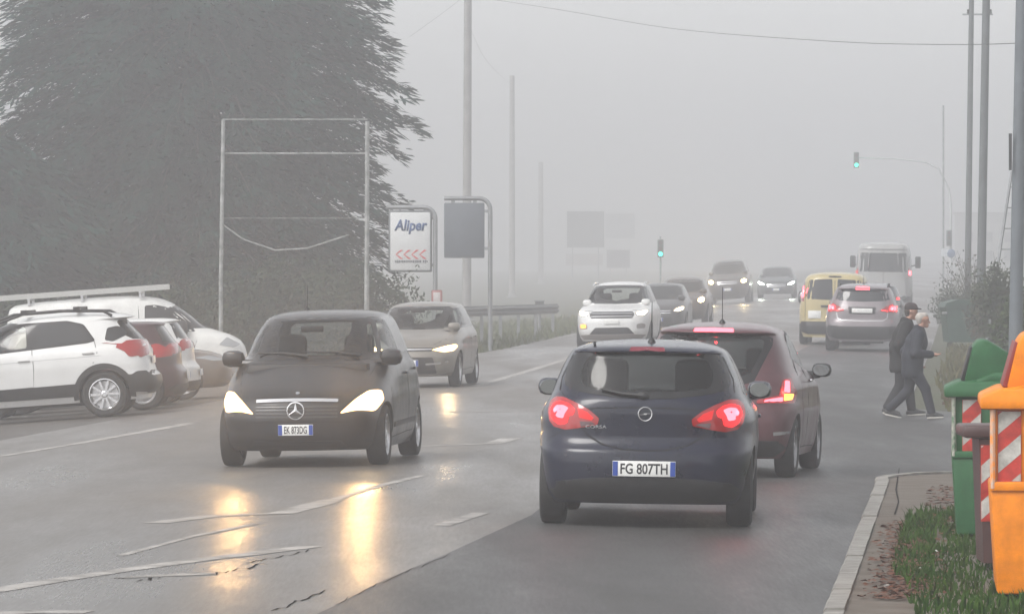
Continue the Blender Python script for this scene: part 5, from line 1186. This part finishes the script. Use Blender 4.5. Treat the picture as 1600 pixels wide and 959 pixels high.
def signs():
    s = F/142; Y = 142
    def P(px, py): q = W3(px, py, Y); return q
    # hanging advertising sign with lettering
    X = P(680, 414).x; o = Vector((X, Y, gz(X, Y)))
    r = tag(empty('advertising_sign', o), 'white hanging sign reading Aliper with red chevrons on a bent grey post', 'sign')
    def bent(px, top, left, m, rr=.062):
        a = P(px, top)-o; b = P(left, top)-o; k = .30
        pts = [(0, 0, -.3), (0, 0, a.z-k)] + [(-k+k*math.cos(t), 0, a.z-k+k*math.sin(t)) for t in np.linspace(.2, math.pi/2, 6)] + [(b.x, 0, b.z)]
        q = MB(); q.tube(pts, rr, 10); return q.build('post', m, r)
    bent(679, 324, 604, M_galv)
    def panel(x0, x1, y0, y1, m, nm='panel', th=.14):
        a = P(x0, y0)-o; b = P(x1, y1)-o; q = MB(); q.box(((a.x+b.x)/2, 0, (a.z+b.z)/2), (b.x-a.x, th, a.z-b.z), bev=.03); return q.build(nm, m, r)
    fr = panel(607, 675, 329, 425, mat('sign_rim', (.10, .11, .12), rough=.5), 'sign_box')
    pn = panel(609.5, 672.5, 331.5, 422.5, mat('sign_white', (.55, .56, .56), rough=.4, var=.06, scale=2), 'sign_face', .16)
    blue = mat('sign_blue', (.015, .06, .18), rough=.5); red = mat('sign_red', (.55, .07, .07), rough=.5)
    a, b_ = P(616, 343)-o, P(668, 366)-o; me = text_mesh('Aliper', b_.x-a.x, a.z-b_.z, .03, .18, .004)
    Mx = Matrix(((1, 0, 0), (0, 0, -1), (0, 1, 0))).to_4x4()
    me.transform(Matrix.Translation(((a.x+b_.x)/2, -.083, (a.z+b_.z)/2)) @ Mx); link('lettering', me, blue, pn)
    for i in range(4):
        c = P(625+i*12.3, 397.5)-o; w, h = 5.4/s, 7/s
        q = MB(); q.prism([(c.x+w, c.z+h), (c.x-w, c.z), (c.x+w, c.z-h), (c.x+w*.1, c.z-h), (c.x-w*1.9+w*.6, c.z), (c.x+w*.1, c.z+h)], -.086, -.082, 'y'); q.build('chevron', red, pn, None)
    rr = random.Random(4); x = 615
    q = MB()
    while x < 668:
        w = rr.uniform(1.6, 2.9)
        if rr.random() > .14:
            c = P(x+w/2, 408.5)-o; q.box((c.x, -.084, c.z), (w/s*.8, .004, rr.uniform(3.2, 4.4)/s))
        x += w+.5
    q.build('small_print', mat('sign_ink', (.04, .045, .06), rough=.5), pn, None)['kind'] = 'stuff'
    for px, py in ((612, 326), (664, 326)):
        c = P(px, py)-o; q = MB(); q.box((c.x, 0, c.z), (.08, .05, .16)); q.build('hanger', M_galv, r)
    for py in (341, 414):
        c = P(676, py)-o; q = MB(); q.box((c.x, 0, c.z), (.12, .05, .07)); q.build('bracket', M_galv, r)
    # blank grey sign
    Y = 146; X = P(766, 414).x; o = Vector((X, Y, gz(X, Y)))
    r = tag(empty('blank_sign', o), 'blank blue-grey sign panel hanging from a bent post, right of the Aliper sign', 'sign')
    bent(765, 310, 694, M_galv)
    panel(694, 757, 317, 403, mat('sign_back', (.10, .115, .135), rough=.6, var=.12, scale=3), 'panel', .08)
    for px, py in ((708, 313), (742, 313)):
        c = P(px, py)-o; q = MB(); q.box((c.x, 0, c.z), (.10, .05, .16)); q.build('hanger', M_galv, r)
    for py in (330, 388):
        c = P(761, py)-o; q = MB(); q.box((c.x, 0, c.z), (.16, .05, .08)); q.build('bracket', M_galv, r)
    # little framed notice at the foot of the first post
    Y = 138; X = P(682, 414).x; o = Vector((X, Y, gz(X, Y)))
    r = tag(empty('small_notice', o), 'small pinkish framed notice standing behind the grey hatchback roof', 'sign')
    panel(674, 691, 453, 477, mat('notice_red', (.32, .12, .12), rough=.5), 'frame', .04); panel(676, 689, 455.5, 475, mat('notice_white', (.5, .47, .46), rough=.5), 'face', .05)
    for px in (676, 689):
        c = P(px, 470)-o; q = MB(); q.tube([(c.x, 0, -.1), (c.x, 0, c.z)], .02, 6); q.build('leg', M_galv, r)
    # bare billboard frame
    Y = 122; X = P(460, 414).x; o = Vector((X, Y, gz(X, Y)))
    r = tag(empty('bare_billboard', o), 'bare pale billboard frame of two posts and thin rails in front of the conifer', 'billboard')
    wm = mat('weathered_white', (.38, .385, .38), rough=.7, c2=(.12, .13, .125), scale=5)
    for (xa, ya), (xb, yb), w in (((349, 187), (345, 450), .055), ((574, 190), (573, 490), .065)):
        a = P(xa, ya)-o; b_ = P(xb, yb)-o; g_ = gz(o.x+b_.x, Y)-o.z; q = MB(); q.tube([(b_.x, 0, g_-.2), (b_.x, 0, b_.z), (a.x, 0, a.z)], [w*.85, w*.85, w*.75], 8); q.build('post', wm, r)
    for y, w in ((187, .022), (240, .026), (341, .010)):
        a = P(348, y)-o; b_ = P(574, y)-o; q = MB(); q.tube([(a.x, 0, a.z), (b_.x, 0, b_.z)], w*.75, 6); q.build('rail', wm, r)
    pts = [P(347, 350), P(380, 374), P(430, 391), P(480, 388), P(545, 367)]
    q = MB(); q.tube([p-o for p in pts], .018, 6); q.build('hanging_cable', wm, r)
    # guard rail
    A, B = W3(722, 487, 160), W3(872, 482, 176)
    r = tag(empty('guard_rail', (A.x, A.y, 0)), 'grey steel guard rail on short posts at the left roadside', 'guard rail'); o = Vector((A.x, A.y, 0))
    d = Vector((B.x-A.x, B.y-A.y, 0)); L = d.length; d.normalize(); n = Vector((-d.y, d.x, 0))
    z0, z1 = A.z, B.z; prof = [(-.03, -.155), (-.03, -.11), (.03, -.085), (.03, -.04), (-.03, -.015), (-.03, .015), (.03, .04), (.03, .085), (-.03, .11), (-.03, .155)]
    v = []; f = []
    for k, (t, z) in enumerate(((0, z0), (L, z1))):
        for sgn in (0, -.012):
            for (u, w) in prof: v.append(d*t - n*(u-sgn) + Vector((0, 0, z+w)))
    m_ = len(prof)
    for i in range(m_-1): f += [(i, i+1, 2*m_+i+1, 2*m_+i), (m_+i+1, m_+i, 3*m_+i, 3*m_+i+1)]
    for i in range(m_-1): f += [(i, m_+i, m_+i+1, i+1), (2*m_+i, 2*m_+i+1, 3*m_+i+1, 3*m_+i)]
    link('beam', mesh('beam', v, f), mat('rail_steel', (.20, .205, .21), rough=.6), r)
    for i in range(6):
        t = L*(.03+.94*i/5); p = d*t; z = z0+(z1-z0)*i/5; g_ = gz(o.x+p.x, o.y+p.y); q = MB(); q.box((p.x+n.x*.09, p.y+n.y*.09, (z+.1+g_-.1)/2), (.10, .10, z+.1-(g_-.1))); q.build('post', M_galv, r)
    # cabinet behind the rail
    p = W3(843, 414, 182); g_ = gz(p.x, 182); q = tag(empty('junction_cabinet', (p.x, 182, g_)), 'small dark cabinet on a post behind the guard rail end', 'cabinet')
    b = MB(); b.box((0, 0, .85), (.30, .25, .40), bev=.02); b.build('box', mat('cabinet_grey', (.08, .085, .09), rough=.6), q); b = MB(); b.tube([(0, 0, -.1), (0, 0, .7)], .05, 8); b.build('post', M_galv, q); b = MB(); b.box((0, 0, 1.07), (.36, .31, .05)); b.build('cap', M_galv, q)
    # far billboards
    def board(px0, px1, py0, py1, Y, label, c, legs=2):
        nonlocal o, r
        X = (px0+px1)/2; w = W3(X, 414, Y); g_ = gz(w.x, Y); r = tag(empty('billboard', (w.x, Y, g_)), label, 'billboard', 'far billboards'); a = W3(px0, py0, Y); b = W3(px1, py1, Y)
        q = MB(); q.box((0, 0, (a.z+b.z)/2-g_), (b.x-a.x, .12, a.z-b.z)); q.build('panel', mat('board_'+str(px0), c, rough=.6, var=.2, scale=.8), r)
        [MB().box((0, -.02, zz), (b.x-a.x+.1, .16, .06)).build('trim', M_galv, r) for zz in (a.z-g_+.03, b.z-g_-.03)]
        for k in (-1, 1):
            q = MB(); q.tube([(k*(b.x-a.x)*.35, .1, -.2), (k*(b.x-a.x)*.35, .1, a.z-g_)], .05, 8); q.build('leg', M_galv, r)
    board(886, 944, 331, 386, 560, 'faint grey billboard in the fog above the white SUV', (.09, .095, .10))
    board(946, 992, 334, 372, 760, 'faintest pale billboard beside the grey one', (.14, .15, .16))
    board(948, 984, 391, 418, 620, 'small faint blue-grey hoarding low behind the white SUV', (.05, .05, .07))
    board(884, 942, 397, 414, 700, 'long low pale hoarding under the grey billboard', (.2, .17, .16))
    # traffic lights
    def head(parent, x, y, z, lit_green=True):
        q = MB(); q.box((x, y, z), (.30, .18, .90), bev=.04); hb = q.build('signal_housing', mat('signal_green_grey', (.07, .09, .085), rough=.6), parent)
        for k, mm in ((1, mat('signal_red_off', (.08, .01, .01), rough=.3)), (0, mat('signal_amber_off', (.10, .05, .01), rough=.3)), (-1, M_green if lit_green else mat('signal_green_off', (.01, .06, .04), rough=.3))):
            Mt = Matrix.Translation((x, y-.092, z+k*.28)) @ Matrix.Rotation(math.pi/2, 4, 'X')
            q = MB(); q.lathe([(0, .012), (.07, .008), (.10, 0)], 18, Mt); q.build('signal_lens', mm, hb)
            q = MB(); q.lathe([(.115, 0), (.115, .16)], 18, Mt); q.build('visor', M_black, hb)
        return hb
    def glight(parent, x, y, z, p):
        d = bpy.data.lights.new('signal_light', 'POINT'); d.color = (.05, 1, .6); d.energy = p; d.shadow_soft_size = .05; l = bpy.data.objects.new('signal_light', d); col.objects.link(l); l.parent = parent; l.location = (x, y, z)
    w = W3(1032, 397, 270); g_ = gz(w.x, 270); r = tag(empty('traffic_light', (w.x, 270, g_)), 'green traffic light on a post above the oncoming queue', 'traffic light', 'traffic lights'); z = w.z-g_+.28
    q = MB(); q.tube([(0, .14, -.2), (0, .14, z+.6)], .05, 8); q.build('post', M_galv, r); head(r, 0, 0, z); glight(r, 0, -.35, z-.28, 10)
    w = W3(1338, 258, 310); X = W3(1486, 414, 310).x; g_ = gz(X, 310); r = tag(empty('traffic_light', (X, 310, g_)), 'green traffic light hanging from a long curved mast arm on the right', 'traffic light', 'traffic lights'); z = w.z-g_+.28; dx = w.x-X
    za = W3(0, 248, 310).z-g_; zc = W3(0, 320, 310).z-g_
    q = MB(); q.tube([(0, .12, -.2), (0, .12, zc), (-.12, .12, zc+.9), (-.65, .12, za-.6), (-1.4, .12, za-.2), (dx*.6, .12, za), (dx, .12, za+.06)], [.09, .07, .065, .06, .05, .04, .035], 10); q.build('mast', mat('pale_mast', (.42, .43, .44), rough=.6), r)
    head(r, dx, 0, z); glight(r, dx, -.35, z-.28, 10)
    z2 = W3(0, 372, 310).z-g_; hb = head(r, -.12, .0, z2, False)
    # round blue sign and slim pole
    w = W3(1474, 414, 260); g_ = gz(w.x, 260); r = tag(empty('blue_sign_post', (w.x, 260, g_)), 'slim far pole carrying a pale plate, left of the paired posts', 'sign'); q = MB(); q.tube([(0, 0, -.2), (0, 0, W3(0, 165, 260).z-g_)], .045, 8); q.build('post', M_galv, r)
    zz = W3(0, 396, 260).z-g_; q = MB(); q.lathe([(0, -.012), (.19, -.012), (.21, 0), (.19, .012), (0, .012)], 22, Matrix.Translation((.36, -.06, zz)) @ Matrix.Rotation(math.pi/2, 4, 'X')); q.build('round_sign', mat('sign_disc_blue', (.10, .14, .22), rough=.5), r)
    q = MB(); q.box((.05, -.06, zz+.05), (.32, .02, .4)); q.build('plate', mat('pale_plate', (.5, .52, .55), rough=.5), r)
    # faint building
    Y = 640; a = W3(1498, 334, Y); g_ = gz(a.x, Y); r = tag(empty('far_building', (a.x, Y, g_)), 'faint pale building block in the fog behind the right-hand posts', 'building')
    hh = a.z-g_; q = MB(); q.box((6, 3, hh/2-.1), (12, 6, hh+.2)); q.build('wall', mat('far_wall', (.24, .23, .22), rough=.9, var=.1, scale=.5), r); q = MB(); q.box((6, 3, hh+.08), (12.4, 6.4, .18)); q.build('roof', mat('far_roof', (.12, .11, .11), rough=.9), r)
    for i in range(5):
        for k in range(2):
            if 1.1+k*2.4+1 > hh: continue
            q = MB(); q.box((1.2+i*2.3, -.02, 1.5+k*2.2), (.95, .08, 1.15)); wd = q.build('window', M_frit, r); q = MB(); q.box((1.2+i*2.3, -.07, .88+k*2.2), (1.15, .14, .07)); q.build('sill', M_conc, wd)

# ------------------------------------------------------------------ people
def sdf_mesh(prims, vox, cut=None):
    """one smooth surface round a set of tapered limbs: (a, b, ra, rb, width factor, blend)"""
    A = np.array([list(p[0])+list(p[1]) for p in prims]); rm = max(max(p[2], p[3])*p[4] for p in prims)+.05
    lo = np.minimum(A[:, :3], A[:, 3:]).min(0)-rm; hi = np.maximum(A[:, :3], A[:, 3:]).max(0)+rm
    n = np.ceil((hi-lo)/vox).astype(int)+1; D = np.full(n, 9.0, np.float32)
    ax = [lo[i]+vox*np.arange(n[i]) for i in range(3)]
    for a, b, ra, rb, sy, k in prims:
        a = np.array(a, float); b = np.array(b, float); m = max(ra, rb)*max(sy, 1)+.07
        i0 = np.maximum(np.floor((np.minimum(a, b)-m-lo)/vox).astype(int), 0); i1 = np.minimum(np.ceil((np.maximum(a, b)+m-lo)/vox).astype(int)+1, n)
        X = ax[0][i0[0]:i1[0], None, None]; Yv = ax[1][None, i0[1]:i1[1], None]; Z = ax[2][None, None, i0[2]:i1[2]]
        d = b-a; L2 = max(d@d, 1e-9); h = np.clip(((X-a[0])*d[0]+(Yv-a[1])*d[1]+(Z-a[2])*d[2])/L2, 0, 1)
        q = np.sqrt((X-a[0]-h*d[0])**2+((Yv-a[1]-h*d[1])/sy)**2+(Z-a[2]-h*d[2])**2)-(ra+(rb-ra)*h)
        S = D[i0[0]:i1[0], i0[1]:i1[1], i0[2]:i1[2]]; t = np.clip(.5+.5*(S-q)/k, 0, 1); S[...] = S*(1-t)+q*t-k*t*(1-t)
    if cut is not None: D = np.maximum(D, cut-ax[2][None, None, :])
    ins = D < 0; c = sum(ins[i:n[0]-1+i, j:n[1]-1+j, k:n[2]-1+k].astype(int) for i in (0, 1) for j in (0, 1) for k in (0, 1)); act = (c > 0) & (c < 8)
    idx = -np.ones(act.shape, int); idx[act] = np.arange(act.sum()); I = np.argwhere(act)
    acc = np.zeros((len(I), 3)); cnt = np.zeros(len(I))
    cor = [(i, j, k) for i in (0, 1) for j in (0, 1) for k in (0, 1)]
    for p in range(8):
        for q in range(p+1, 8):
            if sum(abs(cor[p][m]-cor[q][m]) for m in range(3)) != 1: continue
            u = D[tuple((I+cor[p]).T)]; v = D[tuple((I+cor[q]).T)]; x = (u < 0) != (v < 0); t = np.where(x, u/np.where(u == v, 1, u-v), 0)
            P = np.array(cor[p])+t[:, None]*(np.array(cor[q])-np.array(cor[p])); acc[x] += P[x]; cnt[x] += 1
    V = lo+vox*(I+acc/cnt[:, None]); Fq = []
    for a in range(3):
        b, c2 = (a+1) % 3, (a+2) % 3; e = [0, 0, 0]; e[a] = 1
        s0 = ins[:n[0]-e[0], :n[1]-e[1], :n[2]-e[2]]; s1 = ins[e[0]:, e[1]:, e[2]:]; X = np.argwhere(s0 != s1); X = X[(X[:, b] > 0) & (X[:, c2] > 0)]
        fl = s0[tuple(X.T)]; ub = np.eye(3, dtype=int)[b]; uc = np.eye(3, dtype=int)[c2]
        def g(o):
            J = X-o; ok = np.all(J < np.array(act.shape), 1); r = -np.ones(len(J), int); r[ok] = idx[tuple(J[ok].T)]; return r
        Q = np.stack([g(0*ub), g(ub), g(ub+uc), g(uc)], 1); ok = (Q >= 0).all(1); Q = Q[ok]; fl = fl[ok]; Q[~fl] = Q[~fl][:, ::-1]; Fq += Q.tolist()
    return V.tolist(), Fq
def solid(name, prims, m, parent, vox=.014, cut=None):
    v, f = sdf_mesh(prims, vox, cut); me = mesh(name, v, f); me.polygons.foreach_set('use_smooth', [True]*len(me.polygons)); return link(name, me, m, parent)
def person(name, label, X, Y, z, sc_, P, jac, tro, shoe, hairc, cap=None, rz=0.0):
    root = tag(empty(name, (X, Y, z), rz), label, 'person', 'pedestrians crossing the side street'); root.scale = (sc_,)*3
    sk = mat('skin', (.40, .22, .16), rough=.55); lean = P['lean']; Ve = Vector
    hip = Ve((0, 0, .92)); wst = Ve((lean*.2, 0, 1.06)); ch = Ve((lean*.55, 0, 1.26)); nk = Ve((lean*.95, 0, 1.47)); hd = Ve((lean*1.0+P['head'], 0, 1.60))
    S = {s: Ve((lean*.75, s*.185, 1.39)) for s in (-1, 1)}
    B = [(hip, ch, .11, .12, 1.4, .04), (ch, nk, .10, .055, 1.1, .04), (nk, hd, .052, .055, 1, .03),
         (hd+Ve((-.02, 0, .045)), hd+Ve((.012, 0, .04)), .088, .082, .86, .02), (hd+Ve((.03, 0, -.03)), hd+Ve((.052, 0, -.065)), .056, .042, .85, .03),
         (hd+Ve((.085, 0, .018)), hd+Ve((.108, 0, -.022)), .010, .016, .8, .012), (hd+Ve((.0, -.078, .0)), hd+Ve((-.012, -.086, .03)), .012, .018, .5, .008), (hd+Ve((.0, .078, .0)), hd+Ve((-.012, .086, .03)), .012, .018, .5, .008),
         (hd+Ve((.080, -.03, .045)), hd+Ve((.080, .03, .045)), .012, .012, 1, .02)]
    J = [(hip+Ve((-.005, 0, -.16)), hip+Ve((0, 0, .10)), .18, .175, 1.25, .05), (hip+Ve((0, 0, .10)), ch, .175, .18, 1.22, .05), (ch, ch+Ve((lean*.25, 0, .12)), .168, .125, 1.3, .05), (S[-1]+Ve((0, .03, .0)), S[1]+Ve((0, -.03, .0)), .085, .085, 1, .05), (ch+Ve((lean*.2, 0, .14)), nk+Ve((0, 0, -.005)), .10, .075, 1, .05), (nk+Ve((-.03, 0, .0)), nk+Ve((-.055, 0, .02)), .07, .055, 1.1, .03)]
    for s in (-1, 1):
        el, wr = (Ve(q) for q in P['arm'][s]); d = (wr-el).normalized()
        B += [(S[s], el, .05, .04, 1, .02), (el, wr, .04, .028, 1, .02)]
        J += [(S[s], el, .098, .084, 1, .03), (el, el.lerp(wr, .93), .084, .062, 1, .025)]
        side = Ve((0, 0, 1)).cross(d); side = side.normalized() if side.length > .1 else Ve((1, 0, 0)); dn = d.cross(side); pm = wr+d*.055
        B.append((wr, pm+d*.02, .028, .030, 1, .01))
        for o_, l in ((-.030, .065), (-.010, .085), (.010, .08), (.030, .06)):
            a = pm+side*o_+d*.02; b = a+d*l*.55+dn*.006; B += [(a, b, .010, .0095, 1, .004), (b, b+d*l*.35+dn*.02, .0095, .008, 1, .003)]
        a = wr+d*.02-side*.024; b = a+d*.035-side*.024; B += [(a, b, .012, .010, 1, .005), (b, b+d*.032, .010, .0085, 1, .003)]
    T = [(hip+Ve((0, -.07, -.06)), hip+Ve((0, .07, -.06)), .125, .125, 1, .04)]
    for s in (-1, 1):
        kn, an = (Ve(q) for q in P['leg'][s]); hp = hip+Ve((0, s*.085, -.08)); B += [(hp, kn, .065, .045, 1, .02), (kn, an, .042, .032, 1, .02)]
        T += [(hp, kn, .112, .083, 1, .035), (kn, an+Ve((0, 0, .02)), .083, .070, 1, .02)]
        toe = Ve(P['toe'][s]); heel = an+Ve((-.045, 0, -.055)); dr = (toe-heel).normalized(); upv = Ve((-dr.z, 0, dr.x))
        solid('shoe', [(heel+upv*.02, heel.lerp(toe, .45)+upv*.028, .046, .050, .95, .02), (heel.lerp(toe, .45)+upv*.022, toe, .046, .032, 1.05, .02), (an, an+Ve((0, 0, -.03)), .05, .05, .9, .02)], shoe, root, .012)
        b = MB(); ang = math.atan2(dr.z, dr.x); b.box(heel.lerp(toe, .5)-upv*.022, ((toe-heel).length+.055, .088, .028), Matrix.Rotation(-ang, 3, 'Y'), bev=.009); b.build('shoe_sole', mat('pale_sole', (.42, .40, .37), rough=.7), root)
    solid('body', B, sk, root, .0085); solid('jacket', J, jac, root, .014, hip.z-.24); solid('trousers', T, tro, root, .014, .085)
    if cap:
        solid('cap', [(hd+Ve((-.02, 0, .085)), hd+Ve((.015, 0, .085)), .090, .082, .95, .02), (hd+Ve((.06, 0, .075)), hd+Ve((.15, 0, .068)), .012, .010, 5.2, .02)], cap, root, .01, hd.z+.055)
        solid('hair', [(hd+Ve((-.045, 0, .03)), hd+Ve((-.05, 0, -.02)), .068, .05, 1.15, .02)], hairc, root, .01)
    else:
        solid('hair', [(hd+Ve((-.035, 0, .065)), hd+Ve((.015, 0, .085)), .088, .066, .92, .03), (hd+Ve((-.05, 0, .05)), hd+Ve((-.055, 0, -.01)), .066, .05, 1.15, .03)], hairc, root, .01)
    for s in (-1, 1):
        b = MB(); b.ball(hd+Ve((.086, s*.030, .025)), .009, 8, 6); b.build('eye', M_ink, root)
    b = MB(); b.box(hd+Ve((.090, 0, -.058)), (.012, .042, .009), bev=.003); b.build('mouth', mat('lip', (.3, .11, .09), rough=.6), root)
    return root
def people():
    navy = mat('jacket_navy', (.006, .008, .016), rough=.75, var=.35, scale=7, bump=.5, bscale=9); dk = mat('jacket_charcoal', (.006, .006, .007), rough=.8, var=.35, scale=7, bump=.5, bscale=9)
    jeans = mat('trousers_dark', (.012, .014, .022), rough=.85, var=.3, scale=9); jeans2 = mat('trousers_black', (.010, .010, .013), rough=.85, var=.3, scale=9)
    shoe = mat('shoe_dark', (.035, .035, .035), rough=.6)
    s = 113; Y = F/s; X = (1426-800)/s
    person('person', 'walker with short white hair in a dark navy jacket, nearer of the pair', X, Y, gz(X, Y)-.01, .845,
           dict(lean=.12, head=.05, arm={-1: ((.02, -.27, 1.08), (.30, -.20, 1.06)), 1: ((-.10, .26, 1.10), (.10, .24, .92))},
                leg={-1: ((.20, -.10, .50), (.30, -.10, .10)), 1: ((-.06, .10, .48), (-.37, .10, .15))}, toe={-1: (.47, -.11, .055), 1: (-.20, .11, .045)}),
           navy, jeans, shoe, mat('white_hair', (.36, .33, .30), rough=.8))
    s = 111; Y = F/s; X = (1408-800)/s
    person('person', 'walker in a dark cap and charcoal jacket, behind the white-haired one', X, Y, gz(X, Y)-.01, .905,
           dict(lean=.10, head=.06, arm={-1: ((-.06, -.28, 1.10), (.06, -.28, .86)), 1: ((-.08, .27, 1.10), (.12, .25, .90))},
                leg={-1: ((-.02, -.10, .48), (-.22, -.10, .13)), 1: ((.12, .10, .48), (.17, .10, .09))}, toe={-1: (-.05, -.11, .045), 1: (.36, .11, .05)}),
           dk, jeans2, shoe, mat('dark_hair', (.05, .04, .035), rough=.8), cap=mat('cap_cloth', (.035, .025, .025), rough=.85))

# ------------------------------------------------------------------ haze
FOG = .0031
def haze():
    b = MB(); b.box((0, 425, 11.5), (800, 970, 29)); o = b.build('haze', None, None, None); tag(o, 'grey winter fog over the whole street', kind='stuff')
    m = bpy.data.materials.new('fog'); m.use_nodes = True; N = m.node_tree.nodes
    for n in list(N): N.remove(n)
    out = N.new('ShaderNodeOutputMaterial'); pv = N.new('ShaderNodeVolumePrincipled'); pv.inputs['Color'].default_value = (.972, .972, 1.0, 1); pv.inputs['Density'].default_value = FOG; pv.inputs['Anisotropy'].default_value = .65
    m.node_tree.links.new(pv.outputs[0], out.inputs['Volume']); o.data.materials.append(m)

setting(); verge(); plants(); poles(); signs()
corsa(); ypsilon(); merc(); traffic_oncoming(); traffic_away(); parked()
bins(); people(); haze()
